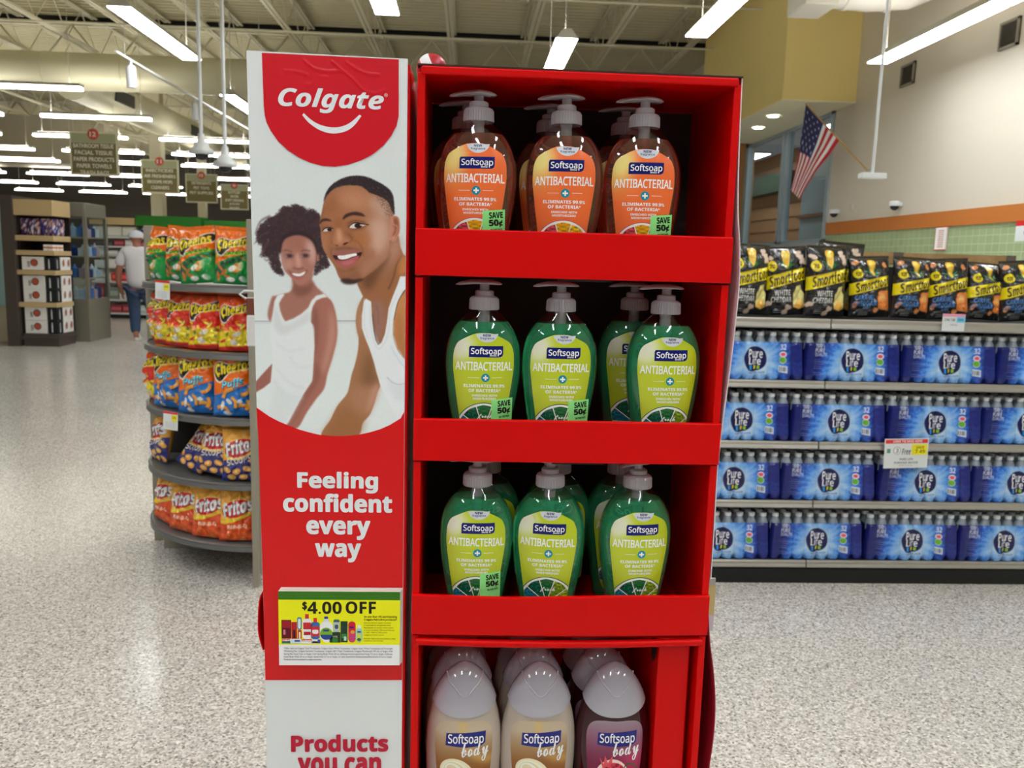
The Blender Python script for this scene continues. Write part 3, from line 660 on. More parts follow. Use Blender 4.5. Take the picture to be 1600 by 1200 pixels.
txt(pr, '{I}Colgate', 435, 600, 139, 177.5, WH, 3, bold=0.016, shear=0.08)
txt(pr, '®', 600.5, 606, 146, 152, WH, 3)
o1 = [q(*p) for p in spl([(472.5, 180), (484, 193), (501, 204), (520, 208.8), (540, 205.5), (554, 196), (564.8, 181.5)], 6, False)]
o2 = [q(*p) for p in spl([(562, 179.3), (548, 191.5), (535, 197.5), (520, 199.3), (503, 196), (488, 188.5), (475, 177)], 6, False)]
pr.poly(o1+o2, WH, 3)
CREASE = [[(476, 96), (492, 108), (510, 112), (530, 111), (540, 113)], [(519, 96), (528, 104), (538, 112), (552, 124), (566, 140)], [(542, 98), (556, 108), (574, 116), (592, 117)], [(478, 94), (480, 102)], [(500, 122), (512, 120)], [(480, 134), (490, 131)], [(445, 111), (462, 112), (480, 117)], [(572, 144), (588, 147), (602, 141)], [(560, 96), (566, 91), (575, 88)]]
CS = [(q(*a), q(*b), 0.00045 if i < 3 else 0.0003) for i, L_ in enumerate(CREASE) for a, b in zip(L_, L_[1:])]
def on_creased(x, z, L):
    p = on_board(x, z, L); h = 0.0
    if z > 1.62 and L < 3:
        for (ax, az), (bx, bz), k in CS:
            dx, dz = bx-ax, bz-az; t = max(0, min(1, ((x-ax)*dx+(z-az)*dz)/(dx*dx+dz*dz+1e-12))); d = math.hypot(x-ax-t*dx, z-az-t*dz)
            h = max(h, k*math.exp(-(d/0.0011)**2))
    return (p[0], p[1]-h, p[2])
pr.put(MB(), on_creased, smooth=True).build('logo_print', M_POSTER, board)
pr = Pr(); A = [(399, 636.5), (421, 650.4), (436, 658.3), (452.5, 665), (468, 671), (483.8, 675.4), (499, 679), (515, 680.6), (530, 681.3), (546, 680.6), (562, 678.6), (577.5, 675.4), (594, 670.5), (608.8, 664), (626, 653.5), (643.5, 643)]
pts = [q(*p) for p in A]; pts[0] = (PLf(pts[0][1])+0.0002, pts[0][1]); pts[-1] = (PRt-0.0002, pts[-1][1]); zb = q(530, 1062)[1]
pr.poly(pts+[(PRt-0.0002, zb)]+[(PLf(z)+0.0002, z) for z in np.linspace(zb, pts[0][1]-0.01, 14)], RED2, 2, dense=0.015)
for s, a, b, c, d in (('{B}Feeling', 464.6, 591, 736.7, 770), ('{B}confident', 442.5, 613, 771, 800), ('{B}every', 478.8, 579, 812.5, 843), ('{B}way', 492.5, 564.6, 848, 878)):
    txt(pr, s, a, b, c, d, WH, 3, bold=0.036)
pr.put(MB(), on_board).build('slogan_print', M_POSTER, board)
pr = Pr()
for s, a, b, c, d in (('{B}Products', 455, 607, 1147, 1174), ('{B}you can', 465.4, 595.8, 1182, 1218)): txt(pr, s, a, b, c, d, pc((176, 6, 44)), 3, bold=0.036)
pr.put(MB(), on_board).build('lower_print', M_POSTER, board)

# the couple photograph, painted as ink samples
def paint_couple():
    SC = 1.5; X0, Y0, X1, Y1 = 383, 250, 650, 690
    c = Cv(int((X1-X0)*SC), int((Y1-Y0)*SC), (207, 213, 213), X0, Y0, SC)
    H, W = c.h, c.w; yy = (np.arange(H)/SC+Y0)[:, None]*np.ones((1, W)); xx = (np.arange(W)/SC+X0)[None]*np.ones((H, 1))
    g = np.clip((yy-420)/200, 0, 1)[..., None]; c.im = c.im*(1-g)+np.array((214, 221, 220))*g
    A = lambda P: [(490+x/6.316, 265+y/6.316) for x, y in P]; B = lambda P: [(390+x/7.057, 305+y/7.057) for x, y in P]; D = lambda P: [(390+x/4.8, 440+y/4.8) for x, y in P]
    c.poly([(383, 501), (650, 500), (650, 502.3), (383, 503)], (168, 168, 172), blur=0.4); c.poly([(383, 503), (650, 502.5), (650, 505), (383, 506)], (200, 206, 207), blur=1)
    # ---------- woman
    hair = (50, 34, 38)
    n1 = vnoise(H, W, 3.2*SC/1.5, 4); n2 = vnoise(H, W, 9, 7)
    M = c.mask([c.T(spl(B([(70, 440), (110, 330), (190, 260), (300, 195), (350, 135), (430, 115), (500, 95), (570, 120), (640, 140), (720, 165), (790, 215), (830, 330), (850, 470), (850, 600), (870, 700), (880, 790), (800, 830), (740, 880), (700, 860), (690, 700), (560, 600), (350, 640), (350, 780), (400, 870), (340, 880), (270, 850), (230, 790), (200, 700), (150, 690), (120, 660), (130, 560), (80, 540)]), 6))], 2.6)
    M = np.clip((M-0.45+(n1-0.5)*0.42+(n2-.5)*0.35)*2.0+0.16, 0, 1); M = gauss(M, 0.8); M = np.maximum(M, c.mask([c.T(spl(B([(230, 330), (330, 210), (500, 150), (680, 190), (770, 280), (790, 460), (800, 640), (760, 700), (700, 560), (560, 440), (380, 470), (340, 620), (300, 720), (240, 600), (210, 450)]), 6))], 2.2)*0.97); c.lay(M, hair, 0.95)
    for P, w in ((((230, 230), (120, 290), (60, 430)), 9), (((220, 400), (120, 450), (50, 540)), 8), (((200, 520), (150, 610), (110, 680)), 10), (((250, 650), (200, 720), (160, 700)), 8), (((220, 300), (140, 340), (80, 390)), 9)):
        c.line(B(P), [w*0.5, w*0.15], (84, 62, 66), 1.0, 0.6)
    c.lay(gauss(np.clip((n2-0.55)*3, 0, 1), 1)*M, (78, 54, 56), 0.5)
    skin = (158, 108, 94)
    c.poly(B([(480, 900), (480, 1000), (450, 1060), (380, 1085), (300, 1110), (240, 1140), (240, 1400), (760, 1400), (880, 1260), (890, 1170), (840, 1105), (740, 1010), (690, 930), (690, 860)]), skin, 1.2, smooth=True)
    c.poly(B([(490, 960), (560, 1000), (650, 985), (700, 950), (680, 1060), (560, 1120), (480, 1060)]), (120, 76, 66), 3, 0.8, smooth=True)
    # arms
    c.poly(D([(470, 180), (500, 140), (560, 125), (610, 140), (640, 210), (657, 320), (655, 430), (625, 560), (585, 690), (560, 800), (500, 880), (430, 980), (360, 1095), (280, 1075), (330, 980), (400, 850), (440, 790), (470, 740), (478, 600), (482, 480), (485, 350), (462, 290), (460, 240)]), (160, 104, 90), 1.0, smooth=True)
    c.poly(D([(600, 190), (640, 300), (640, 430), (600, 580), (560, 690), (540, 640), (580, 480), (600, 320)]), (196, 146, 132), 4, 0.75, smooth=True)
    c.poly(D([(500, 600), (530, 690), (500, 780), (420, 900), (330, 1050), (300, 1060), (400, 860), (470, 750)]), (128, 78, 66), 3, 0.6, smooth=True)
    c.poly(D([(475, 220), (500, 200), (520, 330), (505, 480), (485, 560), (485, 350), (462, 300)]), (128, 80, 70), 3, 0.75, smooth=True)
    c.poly(D([(30, 770), (100, 690), (170, 615), (165, 700), (158, 755), (100, 800), (30, 840)]), (150, 96, 84), 0.8)
    c.poly(D([(165, 160), (190, 115), (215, 105), (205, 150), (175, 190)]), (150, 98, 88), 0.8, smooth=True)
    # camisole
    c.poly(D([(185, 150), (205, 105), (250, 88), (262, 100), (240, 130), (222, 165), (230, 220), (250, 270), (268, 298), (330, 275), (390, 240), (440, 195), (465, 140), (500, 105), (560, 90), (585, 115), (545, 122), (500, 142), (475, 185), (462, 240), (460, 300), (480, 360), (488, 480), (478, 620), (470, 740), (400, 850), (340, 960), (290, 1060), (250, 1080), (130, 990), (140, 900), (165, 780), (165, 690), (180, 600), (165, 480), (145, 400), (160, 300), (175, 230)]), (216, 220, 221), 0.9, smooth=False)
    c.poly(D([(200, 190), (235, 290), (268, 325), (340, 300), (440, 225), (450, 290), (330, 360), (240, 400), (180, 320)]), (203, 204, 206), 3, 0.8, smooth=True)
    for P in (((200, 460), (300, 520), (420, 500)), ((190, 640), (300, 760), (420, 800)), ((180, 740), (280, 850), (400, 870)), ((300, 560), (360, 640), (460, 640))): c.line(D(P), 10/4.8, (200, 206, 208), 2.2, 0.7)
    c.poly(D([(190, 700), (240, 820), (360, 880), (410, 840), (340, 960), (290, 1050), (250, 1070), (140, 990)]), (207, 213, 214), 4, 0.7)
    # face
    fc = B([(345, 620), (350, 560), (380, 490), (450, 450), (550, 435), (650, 470), (715, 540), (735, 620), (732, 720), (715, 800), (690, 870), (650, 940), (590, 985), (530, 985), (480, 930), (430, 880), (385, 830), (355, 740)])
    FM = c.poly(fc, (164, 112, 98), 1.0, smooth=True)
    c.poly(B([(400, 470), (540, 450), (640, 480), (600, 600), (460, 600), (400, 560)]), (150, 96, 80), 4, 0.6, clip=FM, smooth=True)
    c.poly(B([(620, 500), (715, 560), (725, 700), (690, 760), (650, 640)]), (206, 168, 160), 4, 0.8, clip=FM, smooth=True)
    c.poly(B([(400, 740), (450, 710), (480, 760), (440, 810), (400, 800)]), (192, 142, 128), 3.5, 0.8, clip=FM, smooth=True)
    c.poly(B([(350, 640), (380, 700), (400, 840), (380, 830), (350, 740)]), (186, 150, 146), 2.5, 0.6, clip=FM, smooth=True)
    c.poly(B([(505, 660), (550, 650), (570, 760), (560, 800), (520, 790)]), (202, 150, 134), 2.5, 0.85, clip=FM, smooth=True)
    c.line(B([(480, 800), (540, 815), (600, 800)]), 2.2, (112, 66, 58), 1.2, 0.8)
    c.line(B([(370, 615), (410, 605), (470, 625)]), 1.6, (84, 56, 52), 1.1, 0.8); c.line(B([(570, 620), (610, 605), (670, 618)]), 1.6, (84, 56, 52), 1.1, 0.8)
    for cx, cy in ((437, 668), (612, 666)):
        c.poly(B(ell(cx, cy, 55, 26)), (106, 72, 68), 1.6, 0.8); c.poly(B(ell(cx+4, cy, 30, 17)), (62, 42, 46), 1.0, 0.95); c.poly(B(ell(cx-35, cy+5, 16, 8)), (196, 180, 178), 1.0, 0.55)
    c.poly(B([(420, 820), (470, 850), (560, 855), (630, 820), (645, 830), (600, 890), (540, 925), (480, 900), (440, 860)]), (128, 76, 72), 1.2, 0.85, smooth=True)
    c.poly(B([(470, 858), (550, 862), (615, 838), (600, 875), (550, 897), (490, 885)]), (232, 222, 220), 0.8, smooth=True)
    c.line(B([(470, 892), (540, 918), (600, 895)]), 2.6, (176, 98, 98), 1.0, 0.9)
    c.poly(B(ell(752, 690, 18, 44)), (176, 116, 98), 1.2, 0.9)
    c.lay(gauss(np.clip((c.mask([c.T(spl(B([(340, 640), (330, 520), (400, 430), (520, 395), (640, 420), (740, 530), (750, 640), (700, 520), (640, 470), (540, 440), (440, 455), (370, 510)]), 6))], 1.5)), 0, 1), .6), hair, 0.9)
    # ---------- man: far arm, neck, torso
    arm = (158, 110, 78)
    c.poly(D([(860, 105), (830, 150), (805, 220), (797, 300), (805, 370), (818, 430), (812, 520), (790, 620), (765, 700), (745, 800), (725, 850), (660, 930), (610, 1030), (545, 1160), (800, 1160), (850, 1060), (900, 1000), (930, 930), (960, 830), (980, 770), (950, 680), (930, 600), (900, 500), (870, 430), (850, 350), (850, 200)]), arm, 0.7, smooth=True)
    c.poly(D([(900, 520), (935, 640), (955, 740), (900, 800), (840, 760), (850, 640), (870, 560)]), (116, 80, 52), 6, 0.75, smooth=True)
    c.poly(D([(770, 820), (900, 780), (960, 800), (920, 930), (880, 990), (800, 960), (760, 880)]), (176, 126, 100), 6, 0.55, smooth=True)
    c.poly(D([(940, 770), (975, 780), (940, 900), (880, 990), (890, 900)]), (196, 148, 132), 3, 0.6, smooth=True)
    c.poly(D([(700, 930), (800, 1000), (860, 1040), (800, 1160), (560, 1160), (620, 1040)]), (146, 94, 52), 6, 0.6, smooth=True)
    c.poly(D([(820, 180), (840, 160), (845, 330), (830, 420), (806, 330)]), (186, 140, 112), 3, 0.6, smooth=True)
    # neck and chest
    c.poly(A([(470, 1020), (600, 900), (740, 700), (840, 650), (855, 760), (890, 840), (950, 890), (990, 940), (1000, 1300), (900, 1900), (700, 1900), (560, 1400), (430, 1130)]), (150, 98, 66), 0.7)
    c.poly(A([(840, 650), (860, 780), (800, 900), (690, 1010), (620, 1090), (700, 900), (745, 760)]), (184, 140, 124), 6, 0.8, smooth=True)
    c.poly(A([(480, 1060), (620, 960), (740, 800), (720, 930), (640, 1060), (560, 1180), (500, 1160)]), (96, 62, 42), 5, 0.8, smooth=True)
    c.line(A([(870, 850), (820, 940), (790, 1060), (740, 1180)]), [1.2, 2.4], (98, 62, 38), 1.0, 0.8)
    c.poly(A([(880, 850), (960, 900), (960, 960), (880, 1040), (840, 1010)]), (196, 128, 72), 3, 0.8, smooth=True)
    c.poly(D([(925, 150), (1000, 160), (1020, 300), (985, 440), (962, 470), (935, 400), (920, 250)]), (150, 108, 98), 3, 0.85, smooth=True)
    c.line(D([(945, 170), (965, 230), (962, 330)]), 1.2, (118, 80, 70), 1.0, 0.6)
    c.poly(D([(918, 230), (935, 330), (950, 440), (975, 475), (955, 478), (928, 420), (915, 300)]), (76, 48, 42), 1.4, 0.85, smooth=True)
    # near shoulder
    c.poly(D([(1230, 10), (1160, 80), (1110, 160), (1083, 280), (1080, 400), (1110, 500), (1160, 570), (1195, 640), (1198, 1000), (1260, 1000), (1260, 0)]), (190, 130, 80), 0.7)
    c.poly(D([(1100, 230), (1150, 300), (1170, 460), (1190, 620), (1130, 520), (1085, 420)]), (164, 106, 62), 5, 0.7, smooth=True)
    c.poly(D([(1198, 620), (1230, 640), (1230, 990), (1203, 960)]), (180, 128, 104), 1, 0.9)
    # vest
    c.poly(D([(870, 125), (912, 150), (915, 200), (918, 270), (930, 370), (945, 440), (965, 476), (990, 455), (1015, 390), (1030, 300), (1042, 200), (1070, 120), (1110, 20), (1130, -40), (1213, -40), (1213, 10), (1150, 80), (1110, 160), (1083, 280), (1080, 400), (1110, 500), (1160, 570), (1195, 650), (1200, 800), (1205, 975), (1110, 1040), (1060, 940), (1000, 820), (975, 760), (940, 620), (900, 500), (870, 420), (842, 350), (842, 250), (858, 160)]), (219, 223, 226), 0.6)
    for P, w in ((((905, 170), (905, 300), (925, 420), (960, 500), (1000, 480), (1040, 380), (1055, 220), (1110, 90)), 1.2), (((865, 180), (860, 320), (890, 430)), 1.0), (((1060, 480), (1100, 560), (1160, 640)), 1.5)): c.line(D(P), w, (196, 202, 208), 0.8, 0.7)
    c.line(D([(1030, 715), (1070, 755), (1130, 772), (1195, 750)]), 1.4, (176, 180, 190), 0.6, 0.9); c.poly(D([(1040, 740), (1110, 775), (1195, 760), (1195, 900), (1120, 900), (1060, 830)]), (206, 211, 216), 4, 0.7, smooth=True)
    c.line(D([(1080, 290), (1078, 400), (1108, 505), (1160, 575)]), 1.0, (120, 84, 60), 0.5, 0.7); c.line(D([(1213, 20), (1150, 85), (1108, 170), (1082, 290)]), 1.0, (70, 44, 36), 0.5, 0.8)
    c.line(D([(1200, 640), (1200, 960)]), 1.2, (150, 110, 96), 0.6, 0.7)
    # head
    HD = A([(100, 330), (130, 250), (200, 190), (330, 150), (460, 155), (560, 210), (640, 230), (720, 270), (780, 340), (790, 440), (760, 560), (750, 700), (750, 800), (720, 880), (640, 960), (560, 1020), (490, 1070), (440, 1110), (370, 1120), (300, 1100), (250, 1060), (210, 960), (150, 870), (100, 790), (75, 680), (70, 590), (57, 530), (75, 450), (90, 380)])
    FM = c.poly(HD, (158, 104, 72), 0.6, smooth=True)
    def f(P, col, b, a): c.poly(A(P), col, b, a, clip=FM, smooth=True)
    f([(280, 180), (450, 180), (560, 260), (600, 380), (480, 400), (330, 380), (220, 300)], (178, 122, 92), 6, 0.7)
    f([(100, 350), (180, 250), (240, 300), (220, 420), (90, 430)], (146, 92, 56), 5, 0.6)
    f([(560, 260), (700, 290), (770, 380), (740, 480), (640, 460), (570, 380)], (190, 158, 142), 6, 0.75)
    f([(560, 480), (700, 470), (760, 560), (745, 740), (650, 860), (560, 800), (540, 640)], (202, 166, 152), 8, 0.8)
    f([(380, 620), (520, 610), (560, 700), (520, 780), (470, 760), (390, 680)], (168, 104, 62), 5, 0.7)
    f([(480, 760), (560, 800), (540, 940), (470, 1020), (440, 960), (490, 880)], (150, 98, 72), 5, 0.6)
    f([(560, 800), (600, 790), (590, 870), (560, 900)], (160, 104, 80), 2.5, 0.7)
    f([(500, 900), (640, 860), (740, 780), (720, 880), (620, 970), (500, 1060), (470, 1000)], (170, 124, 104), 4, 0.6)
    f([(200, 480), (290, 480), (300, 560), (260, 620), (210, 600)], (150, 94, 60), 4, 0.8)
    f([(60, 540), (95, 560), (100, 700), (150, 860), (90, 780), (70, 640)], (176, 128, 100), 2.5, 0.5)
    f([(90, 620), (170, 620), (190, 690), (150, 760), (100, 720)], (174, 112, 80), 4, 0.5)
    f([(215, 590), (270, 590), (300, 660), (370, 680), (360, 715), (270, 750), (190, 735), (185, 690)], (176, 118, 86), 2.2, 0.9)   # nose
    f([(235, 600), (262, 600), (275, 690), (245, 715)], (206, 158, 126), 2.5, 0.85)
    c.line(A([(340, 640), (375, 670), (372, 705), (345, 722)]), 1.4, (104, 62, 40), 1.0, 0.7); c.line(A([(182, 690), (182, 730), (225, 750)]), 1.0, (112, 68, 46), 0.8, 0.7)
    c.poly(A([(285, 742), (300, 725), (335, 715), (345, 722), (310, 745)]), (52, 30, 26), 0.6, 0.9); c.poly(A([(215, 745), (235, 742), (245, 752), (225, 755)]), (70, 42, 34), 0.6, 0.8)
    f([(200, 780), (240, 765), (330, 760), (420, 780), (470, 790), (440, 800), (330, 790), (230, 800)], (112, 72, 56), 1.8, 0.7)
    c.line(A([(385, 690), (440, 720), (480, 780), (490, 850)]), [0.8, 1.8], (112, 68, 48), 1.2, 0.7); c.line(A([(185, 770), (175, 830), (195, 880)]), 1.4, (112, 68, 48), 1.0, 0.7)
    f([(60, 450), (110, 340), (90, 480), (100, 560), (70, 600)], (120, 76, 50), 3, 0.5)
    f([(300, 600), (360, 610), (400, 660), (380, 720), (350, 680), (310, 640)], (128, 82, 52), 3, 0.55)
    f([(180, 600), (215, 610), (190, 680), (175, 740), (150, 700)], (132, 84, 56), 3, 0.5)
    f([(150, 720), (185, 780), (180, 880), (230, 960), (250, 1040), (200, 960), (150, 860)], (128, 82, 58), 3, 0.5)
    f([(640, 960), (740, 860), (752, 780), (757, 830), (730, 890), (640, 985), (540, 1060), (500, 1075)], (112, 74, 56), 3, 0.6)
    f([(300, 270), (420, 250), (500, 300), (470, 350), (350, 350)], (192, 138, 108), 7, 0.6)
    # mouth
    c.poly(A([(188, 820), (230, 800), (300, 795), (340, 800), (400, 790), (460, 800), (478, 825), (440, 850), (330, 850), (230, 855)]), (152, 94, 86), 0.8, smooth=True)
    c.poly(A([(192, 845), (240, 850), (330, 845), (420, 828), (475, 815), (460, 860), (400, 925), (320, 955), (260, 935), (215, 890)]), (58, 26, 26), 0.6, smooth=True)
    c.poly(A([(238, 850), (300, 845), (370, 832), (420, 826), (425, 850), (380, 862), (330, 882), (280, 888), (250, 880)]), (228, 226, 224), 0.5, smooth=True)
    for tx in (272, 306, 338, 370, 398): c.line(A([(tx, 845), (tx+3, 880)]), 0.5, (190, 184, 184), 0.4, 0.7)
    c.poly(A([(220, 885), (260, 895), (310, 893), (370, 872), (440, 848), (452, 862), (420, 920), (350, 958), (290, 962), (245, 940)]), (168, 88, 88), 0.8, smooth=True)
    f([(280, 915), (340, 905), (400, 890), (370, 930), (310, 940)], (198, 122, 122), 2, 0.6)
    f([(240, 965), (320, 985), (420, 950), (400, 1000), (310, 1015), (250, 1000)], (118, 72, 54), 2.5, 0.6)
    f([(250, 1010), (330, 1040), (430, 1000), (470, 1060), (440, 1110), (370, 1125), (290, 1110)], (128, 84, 66), 2.5, 0.6)
    c.poly(A([(265, 1085), (330, 1075), (400, 1085), (470, 1075), (490, 1085), (430, 1118), (370, 1132), (300, 1125)]), (52, 34, 32), 1.3, 0.9, smooth=True)
    # eyes and brows
    c.poly(A([(288, 480), (320, 440), (400, 418), (470, 428), (510, 462), (460, 458), (390, 450), (330, 470), (295, 492)]), (58, 36, 32), 0.9, 0.95, smooth=True)
    c.poly(A([(57, 525), (80, 492), (130, 482), (180, 508), (140, 508), (90, 512), (62, 540)]), (58, 36, 32), 0.9, 0.95, smooth=True)
    f([(330, 520), (400, 500), (490, 510), (530, 545), (480, 590), (380, 600), (330, 570)], (124, 78, 52), 2.2, 0.7); f([(70, 570), (130, 555), (190, 575), (190, 610), (110, 620)], (124, 78, 52), 2.0, 0.7)
    c.poly(A([(352, 565), (385, 535), (430, 528), (480, 540), (520, 543), (470, 565), (420, 580), (370, 580)]), (214, 204, 200), 0.5, smooth=True)
    c.poly(A(ell(440, 553, 36, 26)), (44, 24, 20), 0.5); c.poly(A(ell(466, 547, 8, 6)), (236, 232, 230), 0.4)
    c.line(A([(345, 572), (385, 533), (430, 524), (480, 536), (545, 544)]), [0.8, 1.6, 1.2], (40, 24, 22), 0.5, 0.95); c.line(A([(360, 580), (420, 585), (490, 566)]), 0.8, (86, 54, 42), 0.6, 0.8)
    c.line(A([(350, 525), (400, 503), (470, 508), (510, 525)]), 0.8, (96, 58, 40), 0.7, 0.8)
    c.poly(A([(88, 605), (115, 582), (160, 575), (192, 592), (150, 608), (110, 612)]), (206, 196, 192), 0.5, smooth=True); c.poly(A(ell(158, 592, 24, 17)), (44, 24, 20), 0.5)
    c.line(A([(85, 608), (112, 580), (160, 572), (195, 588)]), 1.3, (40, 24, 22), 0.5, 0.95); c.poly(A(ell(130, 598, 6, 5)), (232, 228, 226), 0.3)
    # ear
    c.poly(A([(760, 480), (790, 458), (830, 465), (850, 510), (850, 600), (835, 660), (800, 705), (765, 705), (748, 670), (755, 590)]), (188, 128, 106), 0.6, smooth=True)
    c.poly(A([(790, 480), (825, 480), (840, 540), (835, 620), (800, 660), (780, 650), (800, 590), (785, 540)]), (134, 76, 52), 1.4, 0.85, smooth=True); c.line(A([(775, 490), (790, 540), (825, 560), (820, 620), (780, 680)]), 1.6, (206, 150, 124), 0.8, 0.8)
    c.line(A([(845, 500), (853, 580), (838, 655)]), 1.0, (214, 170, 156), 0.6, 0.8)
    # short hair with a faded side
    hm = c.mask([c.T(spl(A([(100, 315), (115, 250), (150, 185), (220, 120), (330, 72), (450, 60), (560, 85), (680, 145), (760, 210), (790, 290), (797, 440), (770, 400), (740, 330), (690, 285), (600, 245), (550, 225), (510, 190), (450, 160), (330, 155), (240, 175), (170, 215), (125, 270)]), 6))], 0.7)
    hn = vnoise(H, W, 2.0, 11); c.lay(np.clip(hm+(hn-0.5)*0.35*(hm > 0.1), 0, 1), (42, 32, 34), 1.0); c.lay(hm*np.clip((hn-0.5)*2, 0, 1), (70, 56, 56), 0.4)
    fade = c.mask([c.T(spl(A([(600, 240), (690, 270), (760, 330), (792, 440), (740, 470), (700, 400), (640, 300)]), 6))], 3); c.lay(fade*np.clip((hn-0.35)*2.2, 0, 1), (92, 72, 68), 0.75)
    c.im += (vnoise(H, W, 1.6, 3)[..., None]-0.5)*5
    return c
cv = paint_couple(); ink = cv.ink(); h, w = ink.shape[:2]; P = np.zeros((h, w, 3))
py = (np.arange(h)+0.5)/cv.sc+cv.y0; px = (np.arange(w)+0.5)/cv.sc+cv.x0; PX, PY = np.meshgrid(px, py)
D = fw[None, None]+((PX-800)/F)[..., None]*cr-((PY-600)/F)[..., None]*cu; P = CAM+D*(YF/D[..., 1:2])
P[..., 0] = np.clip(P[..., 0], np.interp(P[..., 2], [e[2] for e in _E], [e[0] for e in _E])+0.0002, PRt-0.0002)-OFF.x; P[..., 1] = YF-0.0004-OFF.y
MB().grid(P, ink, flip=True).build('couple_print', M_POSTER, board)

# coupon pad stuck to the panel
c0 = aY(436.4, 1039, 0.919); c1 = aY(625.2, 924.8, 0.919); CW, CH = c1[0]-c0[0], c1[2]-c0[2]
t = thing('coupon_pad', 'yellow, green and white coupon pad stuck to the panel of the display', 'coupon pad', (c0[0], 0.9185, c0[2]))
m = MB()
for k in range(5): m.box(0.0003*k, CW+0.0006*k, 0.0003+0.0019*k, 0.0019+0.0019*k, 0, CH+0.0003*k)
m.build('sheet', mat('coupon_paper', (222, 216, 206), rough=0.6), t); pr = Pr()
cx = lambda x: (x-48)/1477*CW; cz = lambda y: CH-(y-88+25*0)/880*CH
def R_(x0, x1, y0, y1, col, L, r=0):
    a, b, c, d = cx(x0), cx(x1), cz(y1), cz(y0)
    if r:
        r = r/1477*CW; pr.poly([(a+r, c), (b-r, c), (b, c+r), (b, d-r), (b-r*0.3, d-r*0.3), (b-r, d), (a+r, d), (a+r*0.3, d-r*0.3), (a, d-r), (a, c+r)], pc(col), L)
    else: pr.poly([(a, c), (b, c), (b, d), (a, d)], pc(col), L)
def TT(s, x0, x1, y0, y1, col, L, **k): pr.text(s, cx(x0), cx(x1), cz(y1), cz(y0), pc(col), L, **k)
R_(48, 1525, 88, 186, (48, 108, 16), 1); R_(48, 1525, 186, 722, (236, 226, 4), 1); R_(48, 1525, 722, 968, (226, 226, 232), 1)
TT('$', 335, 395, 208, 312, (18, 18, 14), 2, bold=0.05); TT('{B}4.00', 400, 815, 207, 352, (18, 18, 14), 2, bold=0.01); TT('{B}OFF', 862, 1232, 203, 349, (18, 18, 14), 2, bold=0.01)
TT('on any four (4) participating', 1085, 1490, 370, 400, (40, 42, 10), 2, bold=0.03); TT('Colgate-Palmolive products*', 1085, 1490, 405, 435, (40, 42, 10), 2, bold=0.03)
for i, s in enumerate(('Limit one discount coupon. Customer', 'is responsible for all applicable taxes.', 'Reproduction or transfer of this coupon', 'is strictly prohibited. Offer good February', '11, 2023 - March 5, 2023 at your', 'neighborhood store.')): TT(s, 1085, 1085+(335, 330, 360, 375, 285, 250)[i], 448+i*29, 468+i*29, (110, 110, 10), 2, bold=0.01)
TT('Excludes: single travel size toothpaste, single', 1085, 1470, 638, 656, (90, 90, 10), 2, bold=0.01); TT('toothbrush and trial size', 1085, 1320, 664, 680, (90, 90, 10), 2)
for i, s in enumerate(('*Offer valid on Colgate Total Toothpaste, Colgate Optic White Toothpaste, Colgate Optic White Toothpaste and Overnight', 'Whitening Pen, Colgate Sensitive Toothpaste, Colgate 360 2 Pack Toothbrush, Colgate Mouthwash 473 mL or larger, Irish', 'Spring Bar Soap 3 bar or larger, Irish Spring Body Wash 20 oz, Softsoap brand Liquid Hand Soap 7.5 oz or larger, Softsoap', 'brand Body Wash 20 oz or larger, Speed Stick 2.7 oz or larger, or Lady Speed Stick Antiperspirant/Deodorant 2.3 oz or larger.')): TT(s, 108, 1440-i*2, 752+i*34, 780+i*34, (112, 110, 128), 2, bold=0.012)
TT('Products must be purchased in a single transaction.', 108, 568, 890, 912, (40, 36, 40), 2, bold=0.03)
# little product pictures
R_(82, 200, 425, 645, (92, 6, 26), 2); R_(90, 192, 432, 520, (150, 14, 36), 3); R_(105, 130, 540, 600, (200, 120, 140), 4); R_(203, 270, 450, 650, (176, 22, 34), 2); R_(222, 250, 545, 640, (40, 14, 20), 3)
R_(272, 328, 392, 545, (80, 132, 150), 2, 18); R_(285, 315, 410, 530, (210, 222, 226), 3, 14); R_(278, 326, 545, 650, (190, 50, 44), 2); R_(292, 312, 570, 650, (224, 214, 210), 3)
R_(338, 450, 410, 660, (226, 220, 226), 2, 34); R_(370, 415, 355, 412, (196, 36, 40), 2); R_(346, 440, 455, 535, (190, 34, 44), 3); R_(352, 436, 565, 605, (170, 20, 34), 3)
R_(440, 546, 450, 660, (40, 100, 168), 2, 30); R_(470, 514, 400, 455, (210, 40, 40), 2); R_(446, 540, 500, 620, (196, 40, 50), 3); R_(456, 530, 540, 590, (226, 216, 216), 4, 14)
R_(552, 706, 440, 694, (224, 224, 230), 2, 60); R_(602, 648, 384, 412, (34, 44, 120), 2); R_(595, 655, 410, 445, (214, 214, 222), 2); pr.poly([(cx(a), cz(b)) for a, b in ell(625, 588, 76, 72)], pc((120, 170, 40)), 3); pr.poly([(cx(a), cz(b)) for a, b in ell(625, 600, 70, 60, 24, 0, math.pi)], pc((24, 60, 130)), 4); R_(590, 660, 535, 560, (40, 70, 120), 5)
R_(714, 788, 418, 572, (60, 84, 92), 2, 16); R_(716, 786, 450, 566, (170, 184, 184), 3); R_(730, 772, 478, 530, (54, 78, 86), 4, 14); R_(666, 798, 570, 694, (26, 50, 30), 2); R_(700, 766, 640, 690, (40, 120, 40), 3); TT('IRISH SPRING', 704, 764, 612, 634, (210, 214, 200), 3)
R_(800, 886, 438, 690, (24, 54, 38), 2); R_(812, 872, 590, 640, (50, 130, 50), 3); R_(840, 872, 620, 670, (170, 210, 190), 4); R_(894, 984, 440, 692, (206, 24, 60), 2, 36); R_(900, 978, 560, 690, (196, 60, 110), 3, 20); R_(908, 962, 500, 520, (30, 30, 110), 4)
